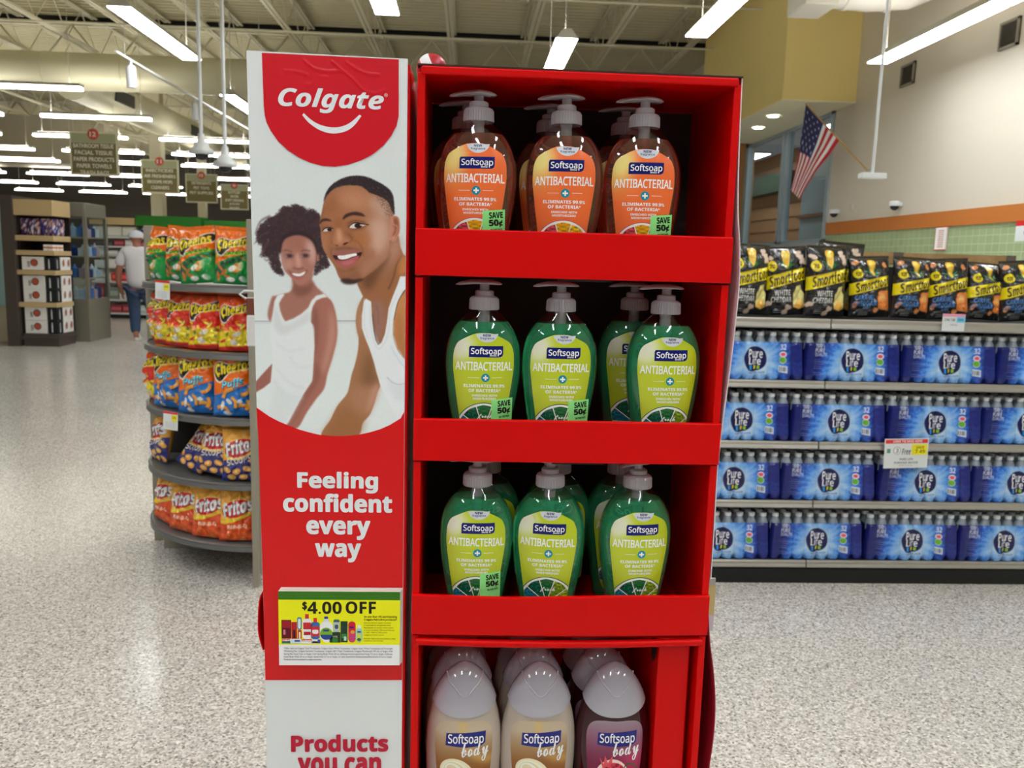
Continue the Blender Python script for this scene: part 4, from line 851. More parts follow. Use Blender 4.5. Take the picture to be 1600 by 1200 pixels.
pr.poly([(cx(a), cz(b)) for a, b in ell(948, 565, 26, 22)], pc((236, 150, 50)), 5); R_(984, 1070, 520, 692, (150, 200, 176), 2, 34); R_(1005, 1050, 486, 524, (220, 226, 220), 2, 8); R_(1004, 1048, 556, 574, (30, 50, 120), 3); R_(998, 1054, 585, 680, (196, 208, 70), 3, 16); pr.poly([(cx(a), cz(b)) for a, b in ell(1026, 655, 24, 18)], pc((20, 90, 70)), 5)
R_(84, 212, 648, 704, (186, 28, 44), 3); R_(84, 190, 680, 706, (30, 110, 90), 4); R_(186, 322, 650, 704, (200, 214, 222), 4); R_(240, 306, 664, 684, (40, 70, 150), 5); R_(324, 450, 654, 702, (200, 30, 40), 3); R_(324, 552, 680, 704, (226, 222, 226), 4); R_(450, 552, 654, 700, (214, 214, 224), 4); R_(520, 554, 656, 702, (60, 80, 160), 5)
TT('{I}Colgate', 90, 195, 654, 678, (230, 224, 224), 6, bold=0.03, shear=0.15); TT('{I}Colgate', 328, 445, 658, 680, (230, 224, 224), 6, bold=0.03, shear=0.15)
pr.put(MB(), lambda x, z, L: (x, 0.0002-0.00012*L, z)).build('front_print', M_PRINT, t)

# red and white ball standing behind the top edge
t = thing('toy_ball', 'red and white ball peeking over the top of the red display', 'ball', (aY(675, 97, 1.045)[0], 1.045, 1.6845+0.0185))
S = MB(); prof = [(0.0185*math.sin(a), -0.0185*math.cos(a)) for a in np.linspace(0.02, math.pi-0.02, 24)]
S.lathe(prof, 32); o = S.build('shell', mat('ball_red', (176, 24, 44), rough=0.35), t)
W2 = MB(); W2.lathe([(0.0187*math.sin(a), -0.0187*math.cos(a)) for a in np.linspace(1.25, 1.9, 10)], 32, cap0=False, cap1=False); o = W2.build('stripe', M_WHITE, t); o.rotation_euler = (0.2, 1.05, 0)
# ------------------------------------------------------------------ pump soaps
def se_ring(a, b, z, n=48, p=2.3):
    o = []
    for j in range(n):
        t = 2*math.pi*j/n; c, s = math.cos(t), math.sin(t)
        o.append((a*math.copysign(abs(c)**(2/p), c), b*math.copysign(abs(s)**(2/p), s), z))
    return o
def shell_mat(name, tint, refl):
    m = bpy.data.materials.new(name); m.use_nodes = True; nt = m.node_tree; nt.nodes.clear(); N = nt.nodes.new; L = nt.links.new
    t = N('ShaderNodeBsdfTransparent'); t.inputs[0].default_value = (*tint, 1); g = N('ShaderNodeBsdfGlossy'); g.inputs['Roughness'].default_value = 0.05
    f = N('ShaderNodeFresnel'); f.inputs[0].default_value = 1.45; a = N('ShaderNodeMath'); a.operation = 'ADD'; a.use_clamp = True; a.inputs[1].default_value = refl
    L(f.outputs[0], a.inputs[0]); ge = N('ShaderNodeNewGeometry'); iv = N('ShaderNodeMath'); iv.operation = 'SUBTRACT'; iv.inputs[0].default_value = 1.0; L(ge.outputs['Backfacing'], iv.inputs[1])
    mu = N('ShaderNodeMath'); mu.operation = 'MULTIPLY'; L(a.outputs[0], mu.inputs[0]); L(iv.outputs[0], mu.inputs[1]); x = N('ShaderNodeMixShader'); L(mu.outputs[0], x.inputs[0]); L(t.outputs[0], x.inputs[1]); L(g.outputs[0], x.inputs[2])
    o = N('ShaderNodeOutputMaterial'); L(x.outputs[0], o.inputs[0]); return m
M_SHELL = shell_mat('clear_bottle', (0.94, 0.94, 0.94), 0.02)
M_GREENSOAP = mat('green_soap', (0.06, 0.66, 0.30), raw=True, rough=0.04, trans=0.72, ior=1.36)
M_ORANGESOAP = mat('orange_soap', (0.60, 0.20, 0.13), raw=True, rough=0.04, trans=0.85, ior=1.36)
PROF = np.array([(0, .0265, .0165), (.002, .0290, .0185), (.006, .0305, .0200), (.015, .0322, .0212), (.030, .0348, .0226), (.0375, .0362, .0232), (.050, .0385, .0240), (.0635, .0408, .0248), (.075, .0424, .0254),
                 (.088, .0438, .0258), (.100, .0445, .0260), (.112, .0444, .0258), (.122, .0434, .0254), (.130, .0416, .0247), (.138, .0388, .0236), (.145, .0352, .0222), (.151, .0306, .0204), (.156, .0258, .0184), (.160, .0208, .0164), (.1635, .0165, .0150), (.166, .0135, .0135), (.170, .0125, .0125)])
PZ = np.linspace(0, 0.17, 60); PA = np.interp(PZ, PROF[:, 0], PROF[:, 1]); PB = np.interp(PZ, PROF[:, 0], PROF[:, 2])
PA[2:-2] = np.convolve(PA, [.25, .5, .25], 'same')[2:-2]; PB[2:-2] = np.convolve(PB, [.25, .5, .25], 'same')[2:-2]
def surf(x, z, off=0.0, p=2.3, PZ=PZ, PA=PA, PB=PB):
    a = np.interp(z, PZ, PA); b = np.interp(z, PZ, PB); r = min(0.995, abs(x)/a)
    return (x, -b*(1-r**p)**(1/p)-off, z)
LH = spl([(154, 0), (155, 70), (165, 110), (200, 190), (260, 290), (330, 330), (400, 345), (480, 349), (560, 348), (700, 332), (900, 305), (1100, 276), (1250, 252), (1380, 210), (1440, 140), (1455, 0)], 8, False)
def lhw(y): return float(np.interp(y, LH[:, 0], np.maximum(LH[:, 1], 0)))
U = lambda x, y: ((x-545)*0.0001, 0.1403-(y-154)*0.0000986)
def soap_label(kind):
    pr = Pr(); out = [U(545+h, y) for y, h in LH]+[U(545-h, y) for y, h in LH[::-1]]; out = [o for i, o in enumerate(out) if i == 0 or (abs(o[0]-out[i-1][0])+abs(o[1]-out[i-1][1])) > 1e-5]
    if kind == 'g': base, pale, mid = (176, 190, 36), (212, 214, 190), (196, 204, 96)
    else: base, pale, mid = (236, 106, 52), (234, 214, 140), (234, 170, 92)
    def cf(x, z):
        xx, yy = x/0.0001+545, 154+(0.1403-z)/0.0000986
        d = math.hypot((xx-270)/210, (yy-300)/230); t = max(0, min(1, 1.25-d)); t = t*t*(3-2*t)
        s = max(0, min(1, (520-xx)/360))*max(0, min(1, (760-yy)/260)) if kind != 'g' else max(0, min(1, (520-xx)/500))*0.3
        c = np.array(base, float)*(1-s)+np.array(mid, float)*s; c = c*(1-t)+np.array(pale if kind == 'g' else (236, 206, 124), float)*t
        return pc(c)
    pr.poly(out, cf, 0, dense=0.0024)
    W = pc((226, 230, 226)); NV = pc((16, 22, 98)) 
    def rect(x0, x1, y0, y1, c, L, dense=None): pr.poly([U(x0, y1), U(x1, y1), U(x1, y0), U(x0, y0)], c, L, dense)
    pr.poly([U(*p) for p in ell(578, 148, 128, 112, 30, 0.12, math.pi-0.12)]+[U(460, 168), U(500, 158), U(545, 156), U(600, 156), U(660, 164)], pc((196, 200, 206)), 1, dense=0.004)
    def tx(s, x0, x1, y0, y1, c, L, **k): a = U(x0, y1); b = U(x1, y0); pr.text(s, a[0], b[0], a[1], b[1], c, L, **k)
    tx('{B}NEW', 532, 622, 166, 194, NV, 2, bold=0.015); tx('{R}fragrance', 497, 658, 198, 232, NV, 2, bold=0.02)
    pr.poly([U(374, 433), U(374, 325), U(386, 303), U(765, 299), U(766, 390), U(758, 415), U(735, 430), U(700, 432)], NV, 1, dense=0.003)
    tx('{R}Softsoap', 396, 748, 322, 418, W, 2, bold=0.022); tx('{B}BRAND', 615, 690, 402, 420, W, 2)
    tx('{R}ANTIBACTERIAL', 222, 876, 486, 586, W, 1, bold=0.03)
    TE = pc((20, 128, 150)); pr.poly([U(*p) for p in ell(568, 671, 49, 50, 30)], TE, 1); rect(560, 577, 642, 700, W, 2); rect(539, 599, 662, 680, W, 2)
    rect(368, 496, 669, 673, W, 1, 0.004); rect(643, 757, 667, 671, W, 1, 0.004)
    tx('{B}ELIMINATES 99.9%', 322, 792, 748, 784, W, 1, bold=0.012); tx('{B}OF BACTERIA*', 378, 745, 803, 840, W, 1, bold=0.012)
    tx('{B}ENRICHED WITH', 420, 705, 868, 893, W, 1, bold=0.01); tx('{B}MOISTURIZERS', 430, 695, 906, 930, W, 1, bold=0.01)
    # fruit slice, kept inside the label's own edge
    def cl(P): return [U(545+max(-lhw(y)+3, min(lhw(y)-3, x-545)), y) for x, y in P]
    cxx, cyy = 560, 1292
    def disc(r, c, L, dense=0.003): pr.poly(cl([tuple(p) for p in ell(cxx, cyy, r, r, 60, math.pi, 2*math.pi)]), c, L, dense)
    disc(328, pc((24, 100, 62) if kind == 'g' else (196, 90, 96)), 1); disc(318, pc((226, 232, 220) if kind == 'g' else (240, 224, 214)), 2)
    cols = [(14, 108, 130), (16, 92, 66), (22, 110, 52), (120, 156, 34), (150, 176, 30)] if kind == 'g' else [(196, 60, 84), (206, 70, 80), (244, 170, 20), (248, 178, 24), (250, 190, 40)]
    rn = random.Random(5)
    for i in range(5):
        a0, a1 = math.pi+math.pi*i/5+0.02, math.pi+math.pi*(i+1)/5-0.02; P = [(cxx+14*math.cos((a0+a1)/2), cyy+14*math.sin((a0+a1)/2))]
        for t in np.linspace(a0, a1, 9): r = 298-8*abs((t-(a0+a1)/2)/(a1-a0))*2; P.append((cxx+r*math.cos(t), cyy+r*math.sin(t)))
        b = np.array(cols[i], float)
        pr.poly(cl(P), lambda x, z, b=b: pc(np.clip(b*(0.86+0.4*math.sin(x*9000+z*3000)*math.sin(z*7000)), 0, 255)), 3, dense=0.0022)
        for _ in range(5):
            t = rn.uniform(a0+0.05, a1-0.05); r = rn.uniform(150, 270); x, y = cxx+r*math.cos(t), cyy+r*math.sin(t)
            if abs(x-545) < lhw(y)-15: pr.poly([U(x+3, y), U(x, y+16), U(x-3, y), U(x, y-12)], pc(np.clip(b*1.5+30, 0, 240)), 4)
    tx('{S}fresh', 480, 660, 1098, 1165, W, 5, bold=0.03)
    return pr.put(MB(), lambda x, z, L: surf(x, z, 0.0005+0.00009*L))
M_LABEL = mat('soap_label_ink', vcol=True, rough=0.25, spec=0.5)
M_STICK = mat('sticker_ink', vcol=True, rough=0.3, spec=0.4)
def pump_meshes():
    c = MB(); n = 72; rr = []
    for z, r, rib in ((.1660, .0172, 0), (.1672, .0176, 1), (.1775, .0172, 1), (.1800, .0160, 0), (.1815, .0135, 0), (.1820, .0112, 0), (.1868, .0110, 0), (.1880, .0095, 0), (.1885, .006, 0)):
        rr.append([((r-(0.0005 if (rib and j % 2) else 0))*math.cos(2*math.pi*j/n), (r-(0.0005 if (rib and j % 2) else 0))*math.sin(2*math.pi*j/n), z) for j in range(n)])
    c.rings(rr, smooth=False)
    h = MB(); h.lathe([(.0058, .186), (.0056, .1955)], 20, cap0=False, cap1=False)
    def outl(s, z, droop=0.0):
        o = []
        for t in np.linspace(0, 2*math.pi, 40, endpoint=False):
            x, y = math.cos(t), math.sin(t)
            if x >= 0: px_, py_ = 0.0205*x, 0.0150*y
            else: px_ = 0.0335*x; py_ = y*(0.0150-0.0100*(-x)**0.8) if abs(y) > 0 else 0; py_ = math.copysign(max(abs(py_), 0.0035*(1 if abs(y) > .05 else 0)), y) if abs(y) > 0.05 else 0
            o.append((px_*s, py_*s, z-(0.0022*(max(0, -px_*s-0.012)/0.02)**1.5)-0.0012*(max(0, px_*s)/0.02)**2))
        return o
    h.rings([outl(0.3, .1948), outl(0.86, .1950), outl(1.0, .1962), outl(0.99, .1972), outl(0.85, .1988), outl(0.5, .2003), outl(0.15, .2008)])
    t = MB(); t.lathe([(.0062, .160), (.0072, .166)], 18).lathe([(.0068, .142), (.0068, .160)], 18).lathe([(.0052, .128), (.0058, .142)], 18).lathe([(.0028, .012), (.0028, .128)], 10)
    return c, h, t
def make_soap(kind):
    g = kind == 'g'
    root = thing('soap_bottle', 'x', 'soap bottle')
    b = MB(); b.rings([se_ring(a, bb, z, 64) for z, a, bb in zip(PZ, PA, PB)], smooth=True); b.build('bottle', M_SHELL, root)
    zl = 0.1525; q_ = MB(); zz = [z for z in PZ if z < zl]+[zl]
    q_.rings([se_ring(np.interp(z, PZ, PA)-0.0011, np.interp(z, PZ, PB)-0.0011, z+(0.0012 if z < 0.001 else 0), 64) for z in zz]); q_.build('liquid_soap', M_GREENSOAP if g else M_ORANGESOAP, root)
    c, h, t = pump_meshes(); c.build('collar', M_TRANSL, root); h.build('pump_head', M_TRANSL, root); t.build('dip_tube', M_TRANSL, root)
    soap_label(kind).build('label', M_LABEL, root)
    return root
def save_sticker(root, peel=1.0, dx=0, dy=0):
    pr = Pr(); P = lambda x, y: U(x, y+dy+(x-645)*-0.10)
    pr.poly([P(645+dx, 1300), P(888+dx, 1300), P(888+dx, 930), P(645+dx, 930)], pc((138, 222, 132)), 0, dense=0.004)
    def tx(s, x0, x1, y0, y1, bold): a = P(x0+dx, y1); b = P(x1+dx, y0); pr.text(s, a[0], b[0], (a[1]+P(x1+dx, y1)[1])/2, (b[1]+P(x0+dx, y0)[1])/2, pc((22, 22, 20)), 1, bold=bold, rot=0.09)
    tx('{B}SAVE', 716, 866, 952, 1022, 0.03); tx('{B}50¢', 716, 866, 1034, 1122, 0.05); tx('{B}ON THIS PACK', 735, 860, 1136, 1160, 0.02)
    return pr.put(MB(), lambda x, z, L: (x*1.0, surf(0.0335 if x > 0.0335 else x, z, 0.0012+0.0001*L)[1]*1.0-(0.0 if x < 0.02 else (x-0.02)*0.10*peel), z)).build('savings_sticker', M_STICK, root)
soap_g = make_soap('g'); soap_o = make_soap('o')
stick_mesh = None; used = set()
SPOTS = [('o', 0.0080, .968, 1.4657, -8, 1, 'orange pump soap with green sticker, top shelf, panel side'),
         ('o', 0.1070, .968, 1.4657, -8, 0, 'orange pump soap without a sticker in the middle of the top shelf'),
         ('o', 0.1960, .968, 1.4657, -7, 1, 'orange pump soap with green sticker next to the empty end of the top shelf'),
         ('o', -0.006, 1.032, 1.4657, -8, 0, 'orange pump soap behind the stickered one nearest the panel'),
         ('o', 0.0955, 1.032, 1.4657, -8, 0, 'orange pump soap hidden behind the unstickered middle one'),
         ('o', 0.1860, 1.032, 1.4657, -8, 0, 'orange pump soap behind the one by the empty end'),
         ('g', 0.0190, .968, 1.2567, 1, 1, 'green pump soap with savings sticker at the panel side of the middle shelf'),
         ('g', 0.1085, .968, 1.2567, -1, 1, 'green pump soap with savings sticker at the centre of the middle shelf'),
         ('g', 0.2320, .968, 1.2567, 2, 0, 'green pump soap without sticker by the bare side wall of the middle shelf'),
         ('g', 0.2080, 1.034, 1.2567, -1, 0, 'green pump soap standing in shadow behind the unstickered one'),
         ('g', 0.0156, .968, 1.0477, -2, 1, 'green pump soap with folded sticker on the shelf above the body washes'),
         ('g', 0.1030, .968, 1.0477, -9, 0, 'green pump soap turned slightly in the middle of the third shelf'),
         ('g', 0.2090, .968, 1.0477, 3, 0, 'green pump soap with pump head turned, by the empty end of the third shelf'),
         ('g', 0.0290, 1.034, 1.0477, 4, 0, 'green pump soap behind the stickered one of the third shelf'),
         ('g', 0.1190, 1.034, 1.0477, 0, 1, 'green pump soap with sticker behind the turned one of the third shelf'),
         ('g', 0.2010, 1.034, 1.0477, 0, 0, 'green pump soap behind the one at the empty end of the third shelf')]
tilt = {12: 2.5, 10: 0.8, 11: -1.5}
for i, (k, x, y, z, rz, st, lab) in enumerate(SPOTS):
    src = soap_g if k == 'g' else soap_o
    if k in used: o = copytree(src)
    else: o = src; used.add(k)
    for ch in [c for c in o.children if c.name.startswith('savings_sticker')]: bpy.data.objects.remove(ch)
    o.location = (x, y, z+0.0003); o.rotation_euler = (0, 0, math.radians(rz)); o['label'] = lab; o['group'] = 'orange pump soaps' if k == 'o' else 'green pump soaps'
    if st: save_sticker(o, 0.2 if i == 10 else 1.0, -40 if i == 10 else 0, -36 if k == 'o' else 0)['label'] = 'green savings sticker on the front of the bottle'
    if i == 12:
        for ch in o.children:
            if ch.name.startswith('pump_head'): ch.rotation_euler = (0, 0, math.radians(35))

# ------------------------------------------------------------------ body washes
WZ = np.linspace(0, 0.176, 46); WP = np.array([(0, .033, .019), (.004, .0365, .021), (.015, .040, .0225), (.03, .043, .0238), (.06, .0460, .0248), (.09, .0472, .0252), (.11, .0470, .0250), (.13, .0455, .0242), (.145, .0425, .0228), (.155, .0398, .0214), (.163, .0375, .0200), (.170, .033, .018), (.176, .026, .015)])
WA = np.interp(WZ, WP[:, 0], WP[:, 1]); WB = np.interp(WZ, WP[:, 0], WP[:, 2])
for _ in range(2): WA[1:-1] = np.convolve(WA, [.25, .5, .25], 'same')[1:-1]; WB[1:-1] = np.convolve(WB, [.25, .5, .25], 'same')[1:-1]
M_MILK = mat('pearly_body_wash', (198, 184, 170), rough=0.12, trans=0.15, ior=1.35, coat=0.4)
M_WINE = mat('dark_berry_wash', (64, 14, 24), rough=0.08, trans=0.25, ior=1.35, coat=0.4)
M_CAP = mat('pearl_cap', (200, 197, 208), rough=0.10, trans=0.3, ior=1.5, coat=1.0)
CAPQ = [(.150, .0440, .0235), (.163, .0402, .0222), (.172, .0372, .0210), (.182, .0322, .0190), (.190, .0272, .0165), (.197, .0215, .0138), (.203, .0150, .0102), (.207, .0085, .0062), (.2090, .0015, .0012)]
def cap_ab(z): return np.interp(z, [c[0] for c in CAPQ], [c[1] for c in CAPQ]), np.interp(z, [c[0] for c in CAPQ], [c[2] for c in CAPQ])
V = lambda x, y: ((x-610)*0.000267, 0.1425-(y-455)*0.000287)
def wsurf(x, z, off): return surf(x, z, off, 2.3, WZ, WA, WB)
def wash_label(kind):
    pr = Pr(); L0 = spl([(610, 457), (555, 455), (510, 462), (485, 490), (478, 540), (484, 640), (500, 780), (530, 900), (570, 960), (610, 968), (650, 960), (690, 900), (722, 780), (738, 640), (742, 540), (736, 490), (712, 462), (665, 455)], 5)
    def cf(x, z):
        xx, yy = x/0.000267+610, 455+(0.1425-z)/0.000287
        if kind == 'm':
            b = np.array((178, 162, 138), float); t = max(0, min(1, (yy-500)/150)); b = b*(1-t)+np.array((132, 82, 30), float)*t
            r = math.hypot((xx-735)/130, (yy-480)/150); k = math.exp(-((r-1.0)/0.16)**2); b = b*(1-0.55*k)+np.array((206, 170, 90), float)*0.55*k
        else:
            b = np.array((142, 124, 136), float); t = max(0, min(1, (yy-455)/190)); b = b*(1-t)+np.array((112, 22, 60), float)*t
            k = math.exp(-((xx-700)/60)**2-((yy-640)/60)**2); b = b+np.array((60, 10, 20))*k
        return pc(np.clip(b, 0, 255))
    pr.poly([V(*p) for p in L0], cf, 0, dense=0.003); W = pc((228, 226, 226)); NV = pc((14, 26, 112))
    pr.poly([V(527, 563), V(530, 508), V(600, 506), V(711, 500), V(709, 552), V(690, 566), V(620, 572)], NV, 1, dense=0.004)
    def tx(s, x0, x1, y0, y1, c, L, **k): a = V(x0, y1); b = V(x1, y0); pr.text(s, a[0], b[0], a[1], b[1], c, L, **k)
    tx('{R}Softsoap', 538, 702, 510, 566, W, 2, bold=0.022); tx('{S}body', 600, 726, 546, 640, W, 3, bold=0.010, rot=0.12)
    e = lambda cx_, cy_, a, b, r=0, n=26: [V(*p) for p in ell(cx_, cy_, a, b, n, rot=r)]
    if kind == 'm':
        for k, (c, s) in enumerate((((222, 212, 178), 1.0), ((236, 228, 200), 0.8), ((212, 198, 160), 0.62), ((238, 232, 206), 0.5), ((214, 200, 164), 0.3))): pr.poly(e(582-6*k, 690-8*k*0.6, 84*s, 62*s, 0.5), pc(c), 1+k, dense=0.006)
        pr.poly([V(660, 700), V(640, 720), V(636, 740), V(680, 735), V(700, 710)], pc((70, 120, 40)), 6); pr.poly(e(712, 705, 30, 22, -0.4), pc((206, 130, 20)), 6); pr.poly(e(705, 700, 12, 14), pc((232, 170, 50)), 7)
        pr.poly(e(640, 800, 70, 30, 0.2), pc((226, 214, 186)), 6, dense=0.006)
    else:
        pr.poly(e(600, 712, 78, 84, 0.2), pc((226, 196, 190)), 1, dense=0.006); pr.poly([V(540, 620), V(560, 650), V(566, 612), V(580, 645), V(600, 610), V(600, 660), V(560, 680)], pc((206, 80, 80)), 2)
        pr.poly(e(608, 705, 60, 62), pc((206, 60, 80)), 2, dense=0.006); rn = random.Random(3)
        for _ in range(46):
            a, r = rn.uniform(0, 6.28), 52*math.sqrt(rn.random()); pr.poly(e(612+r*math.cos(a), 706+r*math.sin(a), 8, 8, 0, 8), pc(rn.choice([(120, 8, 30), (160, 16, 44), (92, 6, 24), (188, 40, 66)])), 3)
        pr.poly(e(690, 690, 34, 46, -0.4), pc((40, 84, 40)), 2); pr.poly(e(690, 745, 46, 34, 0.3), pc((240, 186, 50)), 3, dense=0.008); pr.poly(e(545, 770, 40, 34), pc((196, 40, 50)), 4, dense=0.008)
    tx('{B}WITH MOISTURE BEADS' if kind != 'm' else '{B}SHEA AND ALMOND OIL', 540, 690, 850, 866, W, 8)
    return pr.put(MB(), lambda x, z, L: wsurf(x, z, 0.0004+0.00008*L))
def make_wash(kind):
    root = thing('body_wash_bottle', 'x', 'body wash bottle')
    MB().rings([se_ring(a, b, z, 56) for z, a, b in zip(WZ, WA, WB)]).build('bottle', M_MILK if kind == 'm' else M_WINE, root)
    c = MB(); n = 64; rr = []
    for i, t in enumerate(np.linspace(0, 1, 16)):
        R = []
        for j in range(n):
            th = 2*math.pi*j/n; lo = 0.166-0.019*abs(math.sin(th))**1.6; z = lo+(0.209-lo)*(1-(1-t)**1.15); a, b = cap_ab(z)
            if z < 0.1665: a, b = a+0.0002, b+0.0008
            cc, s = math.cos(th), math.sin(th); R.append((a*math.copysign(abs(cc)**(2/2.2), cc), b*math.copysign(abs(s)**(2/2.2), s), z))
        rr.append(R)
    c.rings(rr); cp = c.build('cap', M_CAP, root)
    def cs(x, z, off=0.0002):
        a, b = cap_ab(z); r = min(0.98, abs(x)/a); return (x, -b*(1-r**2.2)**(1/2.2)-off, z)
    P = spl([(-.0225, .1985), (-.0190, .190), (-.0120, .183), (-.0065, .1765), (-.003, .1735), (0, .173), (.003, .1735), (.0065, .1765), (.0120, .183), (.0190, .190), (.0225, .1985)], 5, False)
    MB().tube([cs(x, z) for x, z in P], 0.0011, 8).build('lid_seam', M_CAP, cp)
    MB().tube([cs(x, z, 0.0) for x, z in spl([(-.004, .203), (0, .2055), (.004, .203), (0, .2005)], 6)], 0.0005, 6).build('lid_dimple', M_CAP, cp)
    wash_label(kind).build('label', M_LABEL, root); return root
wm, ww = make_wash('m'), make_wash('w'); used = set()
rows_ = ['in front', 'in the second rank', 'in the last rank']
for r in range(3):
    for i, (k, x, w_) in enumerate((('m', 0.0055, 'beige body wash at the panel side of the lowest shelf'), ('m', 0.0985, 'beige body wash in the middle of the lowest shelf'), ('w', 0.1925, 'dark berry body wash on the lowest shelf'))):
        src = wm if k == 'm' else ww
        if k in used: o = copytree(src)
        else: o = src; used.add(k)
        o.location = (x-(0.0, 0.004, 0.010)[r]-(0.004 if i == 2 and r else 0), 0.968+0.0515*r, 0.7795); o['label'] = w_+', '+rows_[r]; o['group'] = 'body washes'
# ------------------------------------------------------------------ snack bags
def bag_canvas(kind):
    W, H = 84, 112
    c = Cv(W, H, (240, 110, 20)); E = lambda x, y, a, b, col, r=0, bl=0, al=1: c.poly(ell(x, y, a, b, 24, rot=r), col, bl, al); rn = random.Random(hash(kind) % 7 if False else len(kind))
    if kind in ('white', 'caramel'):
        c.im[:] = (28, 27, 28)
        for x, y in ((10, 14), (70, 16), (66, 10), (76, 22), (40, 104), (46, 100), (8, 92)) if kind == 'white' else ((12, 10), (72, 14), (8, 88), (52, 98), (78, 96)):
            for _ in range(4): E(x+rn.uniform(-4, 4), y+rn.uniform(-3, 3), 4, 3.4, (214, 190, 170) if kind == 'white' else (206, 130, 72), 0, .5)
        for a in (-1.0, -0.6, 0.5, 0.9, 1.3): c.line([(42, 34), (42+18*math.sin(a), 30-14*math.cos(a))], [5, 1], (40, 110, 60), .5)
        c.poly([(33, 6), (48, 6), (47, 22), (42, 35), (36, 24)], (232, 176, 50), .5, smooth=True); E(40, 12, 4, 7, (246, 206, 100), 0, 1)
        c.poly([(0, 48), (84, 32), (84, 52), (0, 70)], (244, 208, 20)); c.text('{I}Smartfood', 8, 82, 40, 64, (34, 26, 22), rot=-0.19)
        E(14, 30, 9, 9, (240, 206, 30)); c.text('{B}120' if kind != 'white' else '{B}70', 9, 19, 27, 34, (40, 34, 20))
        if kind == 'white': c.text('{B}WHITE', 18, 50, 70, 79, (226, 226, 222)); c.text('{B}CHEDDAR', 12, 52, 81, 90, (226, 226, 222)); c.poly([(56, 98), (56, 76), (62, 64), (70, 62), (74, 70), (80, 76), (80, 98), (68, 102)], (240, 216, 140), .4); c.poly([(56, 98), (68, 84), (80, 96), (68, 102)], (222, 168, 70), .5)
        else: c.text('{B}CARAMEL', 8, 48, 70, 79, (60, 130, 206)); c.text('{B}CHEDDAR', 6, 50, 81, 90, (60, 130, 206)); c.text('{B}MIX', 26, 40, 92, 96, (60, 130, 206)); c.poly([(54, 92), (56, 66), (66, 62), (80, 64), (82, 92), (70, 98)], (236, 130, 60), .5, smooth=True); E(64, 74, 7, 7, (246, 166, 96), 0, 1.5)
        for k in range(4): c.line([(18, 97+k*3.2), (36, 97+k*3.2)], 0.8, (120, 120, 120), 0.2)
    elif kind == 'green':
        c.im[:] = (240, 106, 18); c.poly([(0, 74), (30, 60), (84, 44), (84, 112), (0, 112)], (20, 136, 60)); c.poly([(0, 84), (20, 66), (84, 50), (84, 58), (30, 72), (8, 100)], (16, 84, 50), 1.5)
        c.poly([(4, 52), (78, 42), (78, 48), (4, 58)], (150, 206, 40)); c.text('{I}JALAPENO', 8, 74, 45, 53, (30, 110, 40), rot=-0.13)
        for x, y, r in ((14, 78, .9), (22, 88, -.7), (66, 60, .3), (10, 96, 1.4), (30, 96, .5)): E(x, y, 10, 3, (196, 110, 40), r, .4)
        E(50, 78, 13, 9, (220, 150, 60), -.6, .6); E(40, 80, 9, 6, (230, 226, 216), -.5, .6); E(58, 74, 6, 9, (226, 200, 150), .4, .6); E(26, 70, 6, 7, (30, 90, 40), .5, .6); E(36, 102, 9, 5, (222, 222, 216), 0, .5); E(62, 100, 9, 6, (222, 222, 216), .3, .5)
        c.poly([(60, 62), (80, 60), (82, 100), (64, 106)], (24, 164, 72), 3, .6, smooth=True)
    elif kind == 'hot':
        c.im[:] = (214, 74, 24); c.poly([(0, 44), (84, 34), (84, 74), (0, 80)], (206, 46, 26), 2); c.poly([(0, 72), (84, 66), (84, 102), (0, 106)], (238, 204, 30), 2); c.poly([(0, 104), (84, 100), (84, 112), (0, 112)], (206, 40, 30), 1)
        for _ in range(26): E(rn.uniform(4, 80), rn.uniform(52, 100), rn.uniform(4, 9), rn.uniform(1.6, 3), rn.choice([(220, 120, 30), (200, 50, 30), (240, 214, 60), (230, 190, 40), (120, 140, 50)]), rn.uniform(-1, 1), .5)
        E(44, 78, 12, 5, (220, 214, 200), -.4, .7); E(36, 94, 8, 6, (212, 208, 204), .2, .6); E(60, 84, 8, 5, (240, 210, 40), .3, .6)
    elif kind == 'puffs':
        c.im[:] = (240, 104, 20); c.poly([(0, 74), (84, 50), (84, 112), (0, 112)], (16, 108, 190))
        c.text('{I}Puffs', 20, 66, 44, 60, (16, 60, 90), rot=-.2, bold=.07); c.text('{I}Puffs', 20, 66, 43, 59, (90, 200, 226), rot=-.2, bold=.01)
        for P in ([(22, 78), (28, 66), (44, 60)], [(58, 72), (72, 68), (76, 56)], [(50, 92), (66, 92), (74, 104)], [(70, 82), (72, 92), (66, 100)], [(10, 96), (22, 94), (34, 104)], [(40, 76), (48, 84), (46, 96)]):
            c.line([(x+1.5, y+2) for x, y in P], 7, (10, 50, 90), .8, .7); c.line(P, 6.5, (244, 140, 30), .3); c.line([(x-.8, y-1.2) for x, y in P], 2, (250, 176, 70), .6)
        E(20, 92, 4, 9, (222, 222, 220), .2, .5); E(34, 84, 7, 4, (222, 222, 220), .6, .5); E(56, 84, 5, 4, (222, 222, 220), 0, .5); E(30, 106, 9, 4, (222, 222, 220), .2, .5)
    elif kind in ('scoops', 'bbq'):
        c.im[:] = (226, 164, 62); low = (34, 42, 118) if kind == 'scoops' else (214, 80, 30)
        c.poly([(0, 70), (84, 52), (84, 112), (0, 112)], low); E(42, 44, 40, 22, (240, 190, 80), -.25, .5); E(42, 42, 36, 18, (190, 26, 34), -.25, .4)
        c.text('{I}Fritos', 8, 80, 24, 54, (90, 90, 100), rot=-.22, bold=.07); c.text('{I}Fritos', 8, 80, 23, 53, (226, 226, 230), rot=-.22, bold=.02)
